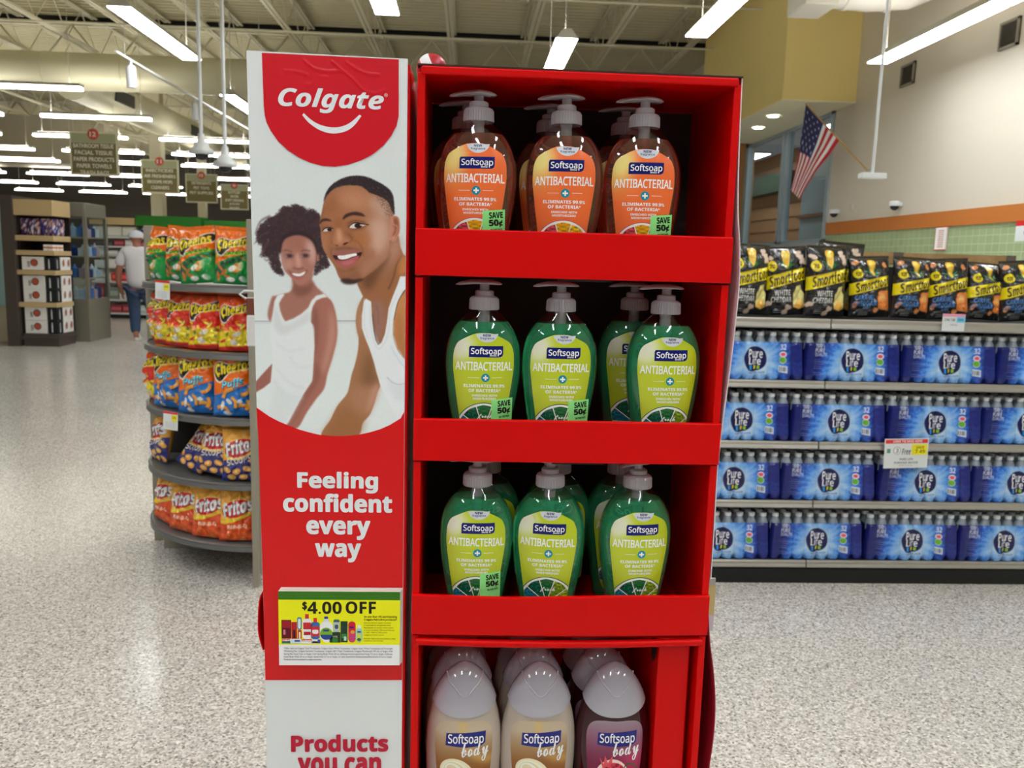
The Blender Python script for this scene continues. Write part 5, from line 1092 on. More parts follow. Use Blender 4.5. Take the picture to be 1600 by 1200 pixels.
        if kind == 'scoops':
            c.text('{B}SCOOPS!', 14, 72, 60, 74, (236, 214, 190), rot=-.2)
            for x, y, r in ((14, 88, .4), (36, 92, -.4), (60, 86, .2), (74, 70, .6), (24, 104, .1), (50, 104, -.2), (74, 102, .5)): E(x+1, y+1.5, 10, 7, (14, 18, 60), r, .8); E(x, y, 9.5, 6.5, (222, 156, 72), r, .4); E(x-1, y-1, 5, 3, (240, 196, 120), r, .8)
        else:
            c.line([(2, 72), (30, 68), (80, 52)], [5, 9, 3], (246, 196, 50)); c.text('{B}BAR-B-Q', 22, 66, 76, 86, (240, 220, 200), rot=-.08)
            for _ in range(16): E(rn.uniform(4, 80), rn.uniform(88, 108), rn.uniform(4, 8), rn.uniform(3, 5), rn.choice([(226, 96, 36), (196, 60, 24), (236, 130, 60)]), rn.uniform(-1, 1), .7)
    if kind in ('green', 'hot', 'puffs'):
        y0 = 16 if kind != 'puffs' else 10
        c.poly([(2, y0+18), (14, y0+2), (40, y0+6), (82, y0-6), (83, y0+14), (40, y0+22), (20, y0+40), (6, y0+36)], (226, 222, 214), .6, smooth=True)
        c.poly([(4, y0+18), (14, y0+4), (40, y0+8), (80, y0-4), (81, y0+12), (40, y0+20), (19, y0+37), (8, y0+33)], (34, 24, 20), .4, smooth=True)
        c.text('{I}Cheetos', 6, 80, y0+1, y0+22, (250, 204, 30), rot=-.16, bold=.03); c.line([(16, y0+6), (8, y0+18), (14, y0+30)], [3, 5, 3], (250, 204, 30))
    c.poly([(0, 0), (84, 0), (84, 3), (0, 3)], np.clip(c.im[2, 40]*0.8, 0, 255)); return c
def bag_back(kind): return {'white': (30, 30, 30), 'caramel': (30, 30, 30), 'green': (200, 90, 24), 'hot': (196, 60, 24), 'puffs': (214, 90, 24), 'scoops': (214, 160, 70), 'bbq': (206, 130, 50)}[kind]
def make_bag(kind, w, h, d, label, cat='snack bag', name='chip_bag', seed=1):
    root = thing(name, label, cat); c = bag_canvas(kind); ink = c.ink(); H, W = ink.shape[:2]
    v, u = np.meshgrid(np.linspace(0, 1, H), np.linspace(0, 1, W), indexing='ij')
    t = (np.clip(np.sin(np.pi*u), 0, 1)**0.45)*(np.clip(np.sin(np.pi*np.clip(v*0.97+0.015, 0, 1)**0.85), 0, 1)**0.62)
    wr = (vnoise(H, W, 12, seed)-.5)*0.024+(vnoise(H, W, 5, seed+1)-.5)*0.009; edge = np.minimum(1, 6*np.minimum(u, 1-u))*np.minimum(1, 7*np.minimum(v, 1-v))
    pull = 1-0.09*(1-np.abs(2*v-1)**3)*0-0.07*np.sin(np.pi*v)
    X = (u-0.5)*w*pull; Z = (1-v)*h; Yf = -d*0.5*t-wr*edge; Yb = d*0.5*t*0.9
    P = np.stack([X, Yf, Z], -1); MB().grid(P, ink, flip=True).build('front_panel', M_FOIL, root)
    B = np.stack([X, Yb, Z], -1)[::3, ::3]; B[:, -1] = P[::3, -1]; B[-1] = P[-1, ::3]; bc = np.tile(pc(bag_back(kind)), (*B.shape[:2], 1)); MB().grid(B, bc).build('back_panel', M_FOIL, root)
    s = MB(); n = 40
    for zz, sg in ((h, 1), (0, -1)):
        L = [[(x, 0.0016*math.sin(k*1.7)*0.6-0.001, zz+sg*0.012*q) for k, x in enumerate(np.linspace(-w/2*0.98, w/2*0.98, n))] for q in (-.2, 1)]
        if sg > 0: s.rings(L, smooth=True, closed=False, cap0=False, cap1=False, col=pc(tuple(c.im[3, 40])))
    s.build('top_seal', M_FOIL, root); return root

# ------------------------------------------------------------------ long shelf with water packs and popcorn
GY = 3.688; GX0, GX1 = 0.72, 3.02; SZ = [1.257, 0.972, 0.688, 0.406, 0.115]
g = thing('shelf_unit', 'long grey steel shelf unit stocked with popcorn bags and blue water packs', 'shelf', ((GX0+GX1)/2, GY+0.25, 0)); go = Vector(g.location)
def gb(mb, name, m, p=g, **k): mb.v = [(x-go.x, y-go.y, z-go.z) for x, y, z in mb.v]; return mb.build(name, m, p, **k)
M_DARKST = mat('charcoal_steel', (38, 38, 40), rough=0.5); M_RAILG = mat('brushed_rail', (176, 172, 162), rough=0.32, metal=0.45)
gb(MB().box(GX0, GX1, GY+0.012, GY+0.5, 0, 0.07), 'plinth', mat('black_kick_plate', (20, 21, 23), rough=0.4))
gb(MB().box(GX0, GX1, GY+0.47, GY+0.5, 0.07, 1.50), 'back_panel', M_DARKST)
for i, z in enumerate(SZ):
    th = 0.046 if i == 0 else 0.036
    s = gb(MB().box(GX0, GX1, GY+0.014, GY+0.47, z-0.028, z-0.003), 'shelf', M_DARKST)
    xs = [1.645, 1.640, 1.634, 1.630, 1.622][i]
    for a, b in ((GX0, xs-0.003), (xs+0.003, GX1)):
        r = MB(); r.rings([[(x, GY+0.014, z), (x, GY+0.004, z), (x, GY, z-0.006), (x, GY+0.003, z-th*0.45), (x, GY-0.002, z-th+0.006), (x, GY+0.004, z-th), (x, GY+0.014, z-th)] for x in (a, b)], smooth=False)
        gb(r, 'price_rail', M_RAILG, s)
for x in (GX0+0.03, 1.634, GX1-0.03): gb(MB().box(x-0.02, x+0.02, GY+0.44, GY+0.5, 0, 1.53), 'upright', M_DARKST)
gb(MB().box(1.90, 2.775, GY+0.455, GY+0.485, 1.517, 1.572), 'wooden_top_rail', mat('oak_rail', (196, 160, 112), rough=0.5, noise=(12, (176, 138, 92), .4, .6)))
for x in (2.164, 2.752): gb(MB().box(x-0.024, x+0.024, GY+0.45, GY+0.49, 1.512, 1.574), 'rail_bracket', mat('rail_bracket_grey', (112, 100, 92)))

def pack_canvas():
    W, H = 176, 66; c = Cv(W, H, (28, 38, 128)); yy, xx = np.mgrid[0:H, 0:W]; cx, cy = 88, 34
    ang = np.arctan2((yy-cy)*1.0, xx-cx); r = np.hypot((xx-cx)/44, (yy-cy)/44); n = vnoise(1, 400, 3, 2)[0]; n2 = vnoise(1, 400, 7, 5)[0]
    ray_ = n[((ang+math.pi)/6.2832*399).astype(int)]*0.5+n2[((ang+math.pi)/6.2832*399).astype(int)]*0.5; sp = vnoise(H, W, 2.2, 9)
    t = np.clip(1.9-r*(0.80+0.55*ray_)-(sp-.5)*0.5, 0, 1); t2 = np.clip(1.55-r*(0.9+0.8*ray_)*1.1-(sp-.5)*0.4, 0, 1)
    c.lay(gauss(t, .6), (60, 134, 226)); c.lay(gauss(t2, 1.2), (186, 208, 232), .95)
    c.poly([(0, 0), (34, 0), (26, 66), (0, 66)], (26, 32, 92), 3, .7); c.poly([(150, 0), (176, 0), (176, 66), (146, 66)], (26, 32, 104), 3, .6)
    c.poly([(71, 16), (78, 9), (92, 9), (103, 17), (107, 31), (103, 42), (90, 50), (77, 51), (70, 42), (67, 28)], (24, 26, 74), .4, smooth=True)
    c.text('{B}Pure', 74, 99, 13, 28, (230, 232, 238)); c.text('{B}Life', 75, 96, 26, 40, (230, 232, 238)); c.poly([(76, 41), (80, 41), (80, 49), (77, 49)], (30, 140, 220)); c.poly([(84, 41), (88, 41), (88, 47), (84, 47)], (220, 206, 30)); c.poly([(90, 41), (94, 41), (94, 47), (90, 47)], (130, 180, 40))
    c.text('PURIFIED WATER', 76, 104, 52, 55, (40, 60, 120), rot=-.08)
    c.text('{B}32', 132, 142, 4, 13, (226, 228, 236)); c.poly(ell(137, 21, 6, 5), (220, 206, 216)); c.poly(ell(137, 21, 4, 3), (216, 80, 100)); c.poly(ell(136.5, 31, 6, 6), (200, 214, 200)); c.poly(ell(136.5, 31, 5, 5), (100, 166, 50))
    c.poly([(129, 40), (144, 42), (144, 54), (129, 52)], (206, 212, 218))
    for k in range(5): c.poly([(131.5+k*2.4, 43), (132.6+k*2.4, 43), (132.6+k*2.4, 51), (131.5+k*2.4, 51)], (60, 66, 90))
    c.text('{B}100%', 18, 34, 1, 8, (206, 210, 224)); c.text('{B}PURE', 18, 34, 9, 16, (206, 210, 224)); c.text('{B}QUALITY', 18, 39, 17, 24, (206, 210, 224))
    for k, L_ in enumerate((10, 18, 16, 12, 14, 0, 16, 16)):
        if L_: c.line([(18, 29+k*3.8), (18+L_, 29+k*3.8)], 1.3, (96, 104, 160), .3, .8)
    return c
PW, PH, PD = 0.452, 0.170, 0.235; BR = PW/16
def make_pack():
    root = thing('water_pack', 'x', 'water pack'); c = pack_canvas(); ink = c.ink(); H, W = ink.shape[:2]
    v, u = np.meshgrid(np.linspace(0, 1, H), np.linspace(0, 1, W), indexing='ij'); ph = (u*8) % 1; bump = np.sqrt(np.clip(1-(2*ph-1)**2, 0, 1)); X = (u-.5)*PW*(1-0.02*np.cos(np.pi*v))
    foot = np.clip((v-0.86)/0.14, 0, 1); Yf = -PD/2-0.020*bump*(0.45+0.55*v)+0.022*foot*(1-bump*.7); Yf = Yf+np.where(v < .06, (0.06-v)*0.12, 0); cor = np.clip(1-np.minimum(u, 1-u)/0.03, 0, 1)**2*0.02; Yf = Yf+cor
    Z = 0.001+(1-v)*PH+0.004*(bump-.5)*(v < .1); P = np.stack([X, Yf, Z], -1); MB().grid(P, ink, flip=True).build('printed_wrap', M_FILM, root)
    s = MB(); nv = pc((28, 34, 104)); s.add([(-PW/2, -PD/2+.02, 0), (-PW/2, PD/2, 0), (-PW/2, PD/2, PH), (-PW/2, -PD/2+.02, PH)], [(3, 2, 1, 0)], 0, nv).add([(PW/2, -PD/2+.02, 0), (PW/2, PD/2, 0), (PW/2, PD/2, PH), (PW/2, -PD/2+.02, PH)], [(0, 1, 2, 3)], 0, nv).add([(-PW/2, PD/2, 0), (PW/2, PD/2, 0), (PW/2, PD/2, PH), (-PW/2, PD/2, PH)], [(0, 3, 2, 1)], 0, nv)
    s.build('wrap_side', M_FILM, root)
    b = MB(); b.lathe([(0.0265, PH-0.03), (0.0265, PH-0.010), (0.0235, PH+0.004), (0.0165, PH+0.018), (0.0130, PH+0.026), (0.0125, PH+0.030)], 14, cap0=False, cap1=False, m=0); b.lathe([(0.0152, PH+0.029), (0.0155, PH+0.043), (0.0140, PH+0.046)], 14, m=1)
    first = None
    for r in range(3):
        for k in range(8):
            x = (k+.5)*PW/8-PW/2; y = -PD/2+0.03+r*0.056
            if first is None: first = b.build('bottle', [mat('pet_bottle', (196, 210, 224), rough=0.12, trans=0.45, ior=1.3, coat=0.5), mat('clear_cap', (236, 240, 244), rough=0.3)], root, loc=(x, y, 0))
            else: o = first.copy(); COL.objects.link(o); o.parent = root; o.location = (x, y, 0)
    return root
pk = make_pack(); nth = 0
for ri, (lx, zz) in enumerate(((1180, .972), (1166, .688), (1159, .406), (1148, .115))):
    X0 = aY(lx, 600, GY)[0]
    for k in range(-1, 4):
        x = X0+k*0.4585
        if x-PW/2 > GX1-0.1 or x-PW/2 < GX0-0.02: continue
        o = pk if nth == 0 else copytree(pk); nth += 1
        o.location = (x+(0.003*math.sin(nth*3)), GY+0.03+PD/2+0.004*math.sin(nth*5), zz+0.0005); o['group'] = 'blue water packs'
        o.rotation_euler = (0, 0, 0.012*math.sin(nth*2.3)); o['label'] = 'blue shrink wrapped water pack, %s water shelf down, %s along from the red display' % (ORD[ri], ORD[k+1])
def price_sign(px0, px1, py0, py1, Y, name, lab, kind):
    a, b = aY(px0, py1, Y), aY(px1, py0, Y); w, h = b[0]-a[0], b[2]-a[2]; t = thing(name, lab, 'price sign', (a[0], Y, a[2]), group='shelf price signs')
    MB().box(0, w, 0, 0.0015, 0, h).build('card', M_WHITE, t); pr = Pr()
    def R(x0, x1, y0, y1, c, L=1): pr.poly([(x0*w, h-y1*h), (x1*w, h-y1*h), (x1*w, h-y0*h), (x0*w, h-y0*h)], pc(c), L)
    def TT2(s, x0, x1, y0, y1, c, L=2, **k): pr.text(s, x0*w, x1*w, h-y1*h, h-y0*h, pc(c), L, **k)
    if kind == 1:
        R(0, 1, 0, .16, (238, 150, 170)); R(.62, 1, .16, .5, (120, 190, 220)); TT2('{B}2 for 7.00', .08, .55, .26, .42, (90, 90, 90)); TT2('{B}SAVE', .68, .92, .26, .4, (40, 90, 120)); TT2('POPCORN', .36, .66, .6, .68, (110, 110, 110))
    elif kind == 2:
        R(.02, .98, .03, .16, (206, 60, 54)); TT2('{B}LOVE TO SAVE HERE', .2, .85, .05, .13, (230, 226, 226)); R(.62, .97, .2, .56, (238, 214, 40)); TT2('{B}SAVE', .72, .9, .26, .35, (120, 100, 20)); TT2('{B}7.49', .7, .92, .38, .5, (120, 100, 20))
        R(.06, .14, .34, .48, (90, 140, 110)); pr.poly([(x*w/1, y) for x, y in [((.29+.085*math.cos(q)), h*0.6+h*0.13*math.sin(q)) for q in np.linspace(0, 6.28, 24, endpoint=False)]], pc((150, 150, 150)), 1); pr.poly([((.29+.07*math.cos(q))*w, h*0.6+h*0.108*math.sin(q)) for q in np.linspace(0, 6.28, 24, endpoint=False)], pc((226, 226, 226)), 2)
        TT2('{B}3', .26, .32, .33, .47, (90, 90, 90), 3); TT2('{I}Free', .4, .6, .34, .54, (90, 90, 94)); TT2('{B}PURE LIFE', .36, .66, .66, .73, (110, 110, 112)); TT2('{B}PURIFIED WATER', .24, .78, .78, .85, (110, 110, 112)); TT2('32 PK 16.9 OZ', .34, .66, .89, .93, (130, 130, 130))
    else:
        R(0, 1, 0, .12, (206, 50, 50)); R(.6, .95, .16, .52, (238, 214, 40)); TT2('{B}SAVE', .64, .9, .25, .36, (150, 120, 20))
        for k in range(5): TT2('CHIPS AND SNACKS', .15, .85, .58+k*.075, .62+k*.075, (150, 150, 150))
    pr.put(MB(), lambda x, z, L: (x, -0.0004-0.0004*L, z)).build('print', M_PMAT, t); return t
price_sign(1471, 1509, 491, 517, GY-0.012, 'price_sign', 'small white price card with a pink strip under the popcorn bags', 1)
o = price_sign(1380, 1453, 687, 732, GY-0.02, 'price_sign', 'large white price card with red strip and yellow box between the water packs', 2); o.rotation_euler = (0, -0.035, 0)
# popcorn bags
bw = make_bag('white', 0.200, 0.312, 0.11, 'x', 'popcorn bag', 'popcorn_bag', 3); bc = make_bag('caramel', 0.196, 0.272, 0.11, 'x', 'popcorn bag', 'popcorn_bag', 8)
u1 = u2 = False
for i, (k, px, y, rz, rx, s, lab) in enumerate((('w', 1168, 3.79, 3, -4, 1.0, 'black popcorn bag with white lettering, half behind the edge of the red display'), ('w', 1230, 3.80, -4, -5, .98, 'black popcorn bag with white lettering, second along the top shelf'), ('w', 1291, 3.77, 2, -3, 1.0, 'black popcorn bag with white lettering next to the caramel ones'), ('w', 1304, 3.90, -5, -2, 1.07, 'taller black popcorn bag standing behind the white lettered ones'),
        ('c', 1362, 3.78, 0, -6, 1.0, 'black caramel popcorn bag with blue lettering, next to the white lettered bags'), ('c', 1425, 3.78, 4, -5, 1.0, 'black caramel popcorn bag with blue lettering, second of its kind from the white lettered bags'), ('c', 1486, 3.79, -3, -6, 1.0, 'black caramel popcorn bag standing right above the small pink price card'), ('c', 1541, 3.80, 5, -8, .95, 'black caramel popcorn bag leaning back beyond the small price card'), ('c', 1601, 3.78, -2, -5, 1.0, 'black caramel popcorn bag cut by the picture edge by the end of the wooden rail'))):
    src = bw if k == 'w' else bc
    if (k == 'w' and not u1) or (k == 'c' and not u2): o = src
    else: o = copytree(src)
    u1 |= k == 'w'; u2 |= k == 'c'
    x = aY(px, 450, y)[0]; o.location = (x, y+0.01, SZ[0]+0.006); o.rotation_euler = (math.radians(rx), math.radians((2, -3, 0, 4, -2, 2, -3, 3, -4)[i]), math.radians(rz*2)); o.scale = (s, 1, s); o['label'] = lab; o['group'] = 'popcorn bags on the top shelf'

# ------------------------------------------------------------------ rounded chip rack
RC = (-0.93, 4.23); RR = (0.635, 0.60); RZ = [1.340, 1.051, 0.762, 0.469, 0.187]
rk = thing('chip_rack', 'rounded grey chip rack of five curved shelves between two posts', 'rack', (RC[0]-0.3, RC[1]-0.3, 0)); ro = Vector(rk.location)
def rb(mb, name, m, p=rk, **k): mb.v = [(x-ro.x, y-ro.y, z-ro.z) for x, y, z in mb.v]; return mb.build(name, m, p, **k)
M_POST = mat('khaki_grey_post', (150, 144, 128), rough=0.45); M_SHELF = mat('mid_grey_shelf', (118, 118, 116), rough=0.35, metal=0.3)
arc = lambda f, k=1.0: (RC[0]+RR[0]*k*math.cos(f), RC[1]-RR[1]*k*math.sin(f))
A_ = np.linspace(math.pi/2, math.pi, 28)
for z in RZ:
    m = MB(); n = len(A_); pts = [arc(f) for f in A_]+[RC]
    m.prism([(x, y) for x, y in pts], lambda x, y, t, z=z: (x, y, z-0.006-0.02*t)); s = rb(m, 'shelf', M_SHELF)
    m = MB(); m.rings([[(*arc(f, 1.0), z), (*arc(f, 1.012), z-0.004), (*arc(f, 1.004), z-0.012), (*arc(f, 1.012), z-0.030), (*arc(f, 1.0), z-0.034), (*arc(f, 0.985), z-0.034), (*arc(f, 0.985), z)] for f in A_], smooth=False); rb(m, 'curved_rail', M_SHELF, s)
rb(MB().box(-0.935, -0.91, 3.60, 3.645, 0, 1.62), 'post', M_POST, bevel=0.003); rb(MB().box(-1.59, -1.545, 4.215, 4.25, 0, 1.60), 'post', M_POST, bevel=0.003)
rb(MB().box(-0.915, -0.905, 3.64, 4.25, 0.05, 1.60), 'side_panel', M_POST); rb(MB().box(-1.55, -0.92, 4.235, 4.25, 0.05, 1.33), 'back_panel', mat('rack_dark_back', (52, 48, 44), rough=0.6))
rb(MB().box(-1.5, -0.95, 4.1, 4.2, 0, 0.10), 'foot', M_POST)
KB = {'green': (0.175, 0.235, 0.09, 2), 'hot': (0.165, 0.24, 0.09, 5), 'puffs': (0.185, 0.272, 0.10, 7), 'scoops': (0.165, 0.235, 0.09, 11), 'bbq': (0.165, 0.235, 0.09, 14)}
WORD = {'green': 'orange and green cheese snack bag', 'hot': 'orange, red and yellow cheese snack bag', 'puffs': 'orange and blue cheese puff bag', 'scoops': 'gold and navy corn chip bag', 'bbq': 'gold and rust red corn chip bag'}
# (shelf, kind, angle on the shelf, radius share, facing, lean, roll)
BG = [(0, 'green', 97, .86, 2, -4, 2), (0, 'green', 115, .86, -10, -5, -5), (0, 'green', 133, .80, -22, -2, 5), (0, 'green', 152, .86, -46, -4, 4), (0, 'green', 168, .86, -60, -4, 0),
      (1, 'hot', 96, .86, 2, -4, 0), (1, 'hot', 113, .85, -8, -6, 0), (1, 'hot', 129, .85, -22, -5, 3), (1, 'hot', 144, .85, -36, -4, 0), (1, 'hot', 160, .86, -52, -4, 2),
      (2, 'puffs', 98, .86, 3, -2, 0), (2, 'puffs', 118, .86, -10, -2, 0), (2, 'puffs', 140, .86, -26, -2, 2), (2, 'hot', 163, .9, -60, -2, 0),
      (3, 'scoops', 96, .86, 2, -6, 0), (3, 'scoops', 112, .85, -14, -14, 10), (3, 'scoops', 128, .83, -30, -34, 18), (3, 'scoops', 158, .88, -48, -10, 0),
      (4, 'bbq', 98, .86, 0, -8, 0), (4, 'bbq', 114, .86, -12, -7, 2), (4, 'bbq', 131, .86, -26, -8, 4), (4, 'bbq', 151, .88, -42, -8, 4)]
proto = {}; cnt = {}
for sh, k, an, rr_, face, lean, roll in BG:
    if k not in proto: o = proto[k] = make_bag(k, *KB[k][:3], 'x', seed=KB[k][3])
    else: o = copytree(proto[k])
    cnt[(sh, k)] = cnt.get((sh, k), 0)+1; x, y = arc(math.radians(an), rr_+0.05)
    x += 0.0 if an > 105 else -0.012; o.location = (x, y, RZ[sh]+0.003+(0.02 if abs(roll) > 8 else 0)); o.rotation_euler = (math.radians(lean), math.radians(roll), math.radians(face))
    o['group'] = 'snack bags on the rounded rack'; o['label'] = '%s, %s rack shelf down, %s from the couple panel' % (WORD[k], ORD[sh], ORD[cnt[(sh, k)]-1])
def arc_at(px, k):      # the point of the curved rail seen at a given column of the photograph
    best = None
    for f in np.linspace(math.pi*0.55, math.pi*0.98, 300):
        x, y = arc(f, k); d = np.array([x, y, 1.1])-CAM; u = 800+F*(d@cr)/(d@fw)
        if best is None or abs(u-px) < best[0]: best = (abs(u-px), x, y, f)
    return best[1:]
for px, zt, wd, hh, lab in ((256, RZ[0]+0.012, 0.075, 0.082, 'white price card with red strip on the top rail of the chip rack'), (262, RZ[2]+0.012, 0.075, 0.085, 'white price card with red strip hanging off the third rail of the chip rack')):
    x, y, f = arc_at(px, 1.035); ang = (math.pi/2-f)*0.55
    t = price_sign(200, 226, 400, 428, 3.9, 'price_sign', lab, 3); t.location = (x-0.04*math.cos(ang), y-0.04*math.sin(ang), zt-hh); t.rotation_euler = (0, 0.05, ang)
# hanging strip beside the rack
t = thing('clip_strip', 'white wire hook beside the chip rack holding a small brown and clear bag', 'hook', tuple(aY(400, 455, 3.55)))
MB().tube([(0.02, 0, 0), (-0.045, -0.02, 0), (-0.06, -0.03, -0.012), (-0.035, -0.03, -0.03), (0.02, -0.01, -0.03)], 0.005, 8).build('wire', M_CAPW, t)
t2 = thing('small_snack_packet', 'small brown and clear packet hanging on the white wire hook', 'snack packet', tuple(aY(393, 466, 3.52)))
m = MB(); m.box(-0.022, 0.022, -0.006, 0.006, -0.07, 0.0, 0, pc((110, 60, 46))); m.build('top', M_FOIL, t2, bevel=0.003)
m = MB(); m.box(-0.02, 0.02, -0.014, 0.006, -0.20, -0.07, 0, pc((206, 206, 204))); m.build('pouch', M_FOIL, t2, bevel=0.006)
# ------------------------------------------------------------------ far cabinets, shelving and the shopper
M_DKBR = mat('dark_taupe_laminate', (84, 74, 68), rough=0.5); M_TAN = mat('tan_shelf_front', (206, 178, 132), rough=0.5); M_TAUPE = mat('grey_taupe_steel', (128, 122, 108), rough=0.45)
e0 = thing('display_cabinet', 'tall dark taupe cabinet with tan shelf fronts full of white drink cartons', 'cabinet', (-6.64, 13.2, 0)); eo = Vector(e0.location)
def eb(mb, name, m, p=e0, o=eo, **k): mb.v = [(x-o.x, y-o.y, z-o.z) for x, y, z in mb.v]; return mb.build(name, m, p, **k)
eb(MB().box(-6.87, -6.70, 12.80, 13.5, 0, 2.22), 'side_panel', M_DKBR); eb(MB().box(-6.66, -6.15, 12.85, 13.38, 0, 0.19).box(-6.70, -6.13, 12.83, 13.40, 0.10, 0.14), 'plinth', M_DKBR)
eb(MB().box(-6.70, -6.66, 12.9, 13.38, 0.19, 2.16), 'inner_panel', mat('cabinet_inside', (34, 28, 26))); eb(MB().box(-6.70, -6.15, 13.36, 13.40, 0.19, 2.16), 'back_panel', mat('cabinet_inside'))
eb(MB().box(-6.70, -6.14, 12.83, 13.39, 1.94, 2.17), 'header', M_TAN, bevel=0.005)
EZ = [(1.57, 1.65), (1.36, 1.43), (1.07, 1.14), (0.59, 0.66)]
for a, b in EZ: eb(MB().box(-6.70, -6.145, 12.835, 13.38, a, b), 'shelf', M_TAN, bevel=0.004)
def drink_case(x, y, z, w, d, h, kind, lab):
    t = thing('drink_carton', lab, 'drink carton', (x, y, z), group='drink cartons in the far cabinet'); c0 = pc((226, 222, 220)) if kind == 'w' else pc((34, 36, 38))
    MB().box(-w/2, w/2, -d/2, d/2, 0, h, 0, c0).build('box', M_PMAT, t, bevel=0.006); pr = Pr()
    if kind == 'w':
        pr.poly([(0.02+0.055*math.cos(q), h*.55+0.055*math.sin(q)) for q in np.linspace(0, 6.28, 20, endpoint=False)], pc((60, 50, 46)), 1); pr.poly([(0.02+0.045*math.cos(q), h*.55+0.045*math.sin(q)) for q in np.linspace(0, 6.28, 20, endpoint=False)], pc((176, 84, 60)), 2)
        pr.text('{B}DARK', -0.10, -0.02, h*.35, h*.55, pc((40, 40, 40)), 1, rot=1.57)
    else: pr.poly([(-0.05, 0.02), (-0.01, 0.02), (-0.01, h*.6), (-0.02, h*.85), (-0.04, h*.85), (-0.05, h*.6)], pc((206, 206, 206)), 1)
    m = pr.put(MB(), lambda a, c, L: (a*min(1, w/0.3), -d/2-0.001*L, c)); pr.put(m, lambda a, c, L: (w/2+0.001*L, a*min(1, d/0.3), c)); m.build('print', M_PMAT, t)
CW_ = 0.175
for li, (z, n) in enumerate(((1.14, 1), (0.66, 2), (0.19, 2))):
    for k in range(n):
        zz = z+0.001+k*0.2; h = 0.198; a = ('single' if n == 1 else ('lower', 'upper')[k]); s = ('upper', 'middle', 'bottom')[li]
        drink_case(-6.485, 12.96, zz, 0.32, 0.16, h, 'w', 'white drink carton with red disc at the front of the %s carton shelf, %s layer' % (s, a))
        drink_case(-6.235, 12.955, zz, 0.15, 0.15, h, 'b', 'narrow black drink carton at the front corner of the %s carton shelf, %s layer' % (s, a))
        for j in range(2): drink_case(-6.245, 13.13+0.16*j, zz, 0.17, 0.155, h, 'w', 'white drink carton on the side of the %s carton shelf, %s layer, %s one back' % (s, a, ORD[j]))
rn = random.Random(4)
for i in range(7):
    t = MB(); w = 0.13; P = np.zeros((8, 8, 3)); C = np.zeros((8, 8, 3)); b0 = ((70, 44, 96) if i < 3 else (60, 50, 120))
    for r in range(8):
        for c in range(8): u, v = c/7, r/7; P[r, c] = ((u-.5)*w, -0.04*math.sin(math.pi*u)**.5*math.sin(math.pi*v)**.5, v*0.25); q = rn.random(); C[r, c] = pc(b0 if q < .55 else ((196, 150, 130) if q < .72 else (40, 26, 60) if q < .9 else (210, 200, 220)))
    t.grid(P, C); t.box(-w/2, w/2, 0, 0.03, 0, 0.25, 0, pc(b0))
    o = t.build('tortilla_bag', M_FOIL); o.location = (-6.60+0.095*i if i < 5 else -6.2, 12.93 if i < 5 else 12.93+0.14*(i-4), 1.652); o.rotation_euler = (0, 0, 0 if i < 5 else 1.4)
    tag(o, 'small purple snack bag on the top cabinet shelf, %s along' % ORD[i], 'snack bag', 'purple bags in the far cabinet')
for i in range(4): tag(MB().box(-0.03, 0.03, -0.05, 0.05, 0, 0.035, 0, pc((222, 216, 210))).box(-0.031, 0.031, -0.051, 0.051, 0.036, 0.055, 0, pc((206, 110, 70))).box(-0.03, 0.03, -0.05, 0.05, 0.056, 0.09, 0, pc((222, 216, 210))).build('cracker_box', M_PMAT, loc=(-6.2-(0.075 if i == 0 else 0), 12.9+0.115*max(0, i-1)*1.0, 1.432)), 'small white and orange box on the second cabinet shelf, %s along' % ORD[i], 'box', 'small boxes in the far cabinet')
# glass case beyond
g2 = thing('glass_display_case', 'grey taupe display case with glass sides over a solid base', 'display case', (-6.4, 14.0, 0)); g2o = Vector(g2.location)
x0, x1, y0, y1 = -6.75, -6.02, 13.62, 14.40
gb2 = lambda mb, n, m, **k: eb(mb, n, m, g2, g2o, **k)
gb2(MB().box(x0, x1, y0, y1, 0.0, 0.68), 'base', M_TAUPE, bevel=0.01); gb2(MB().box(x0, x1, y0, y1, 1.96, 2.19), 'header', M_TAUPE, bevel=0.02)
for x, y in ((x1-0.02, y0+0.02), (x1-0.02, y1-0.02), (x0+0.02, y0+0.02)): gb2(MB().box(x-0.025, x+0.025, y-0.025, y+0.025, 0.68, 1.97), 'post', M_TAUPE)
gb2(MB().box(x0+0.05, x1-0.05, y0+0.005, y0+0.012, 0.7, 1.96), 'glass', M_PANE); gb2(MB().box(x1-0.012, x1-0.005, y0+0.05, y1-0.05, 0.7, 1.96), 'glass', M_PANE)
gb2(MB().box(x0, x0+0.03, y0, y1, 0.68, 1.97), 'back_panel', mat('case_inside', (150, 146, 138)))
for z in (1.02, 1.36, 1.66): gb2(MB().box(x0+0.03, x1-0.04, y0+0.04, y1-0.04, z-0.02, z), 'shelf', M_TAN)
k = 0
for li, z in enumerate((0.682, 1.002, 1.342, 1.642)):
    for j in range(5):
        x, y = (-6.13, 13.74+0.14*j) if j < 4 else (-6.27, 13.73); c = [(196, 210, 222), (90, 130, 190), (214, 176, 178), (44, 64, 130), (226, 222, 214)][(li*2+j) % 5]; h = 0.2+0.03*((li+j) % 2)
        m = MB(); m.box(-.055, .055, -.055, .055, 0, h*.72, 0, pc(c)).lathe([(.04, h*.72), (.016, h*.88), (.016, h)], 10, (0, 0, 0), 0, pc(tuple(min(255, q+20) for q in c)))
        tag(m.build('grocery_carton', M_PMAT, loc=(x, y, z)), 'blurred blue, pink or white carton in the glass case, shelf %s from below, %s along' % (ORD[li], ORD[j]), 'carton', 'goods in the glass case')
t = thing('freezer_case', 'strip of pale blue glass freezer at the edge beside the dark cabinet', 'freezer', (-7.75, 14.2, 0))
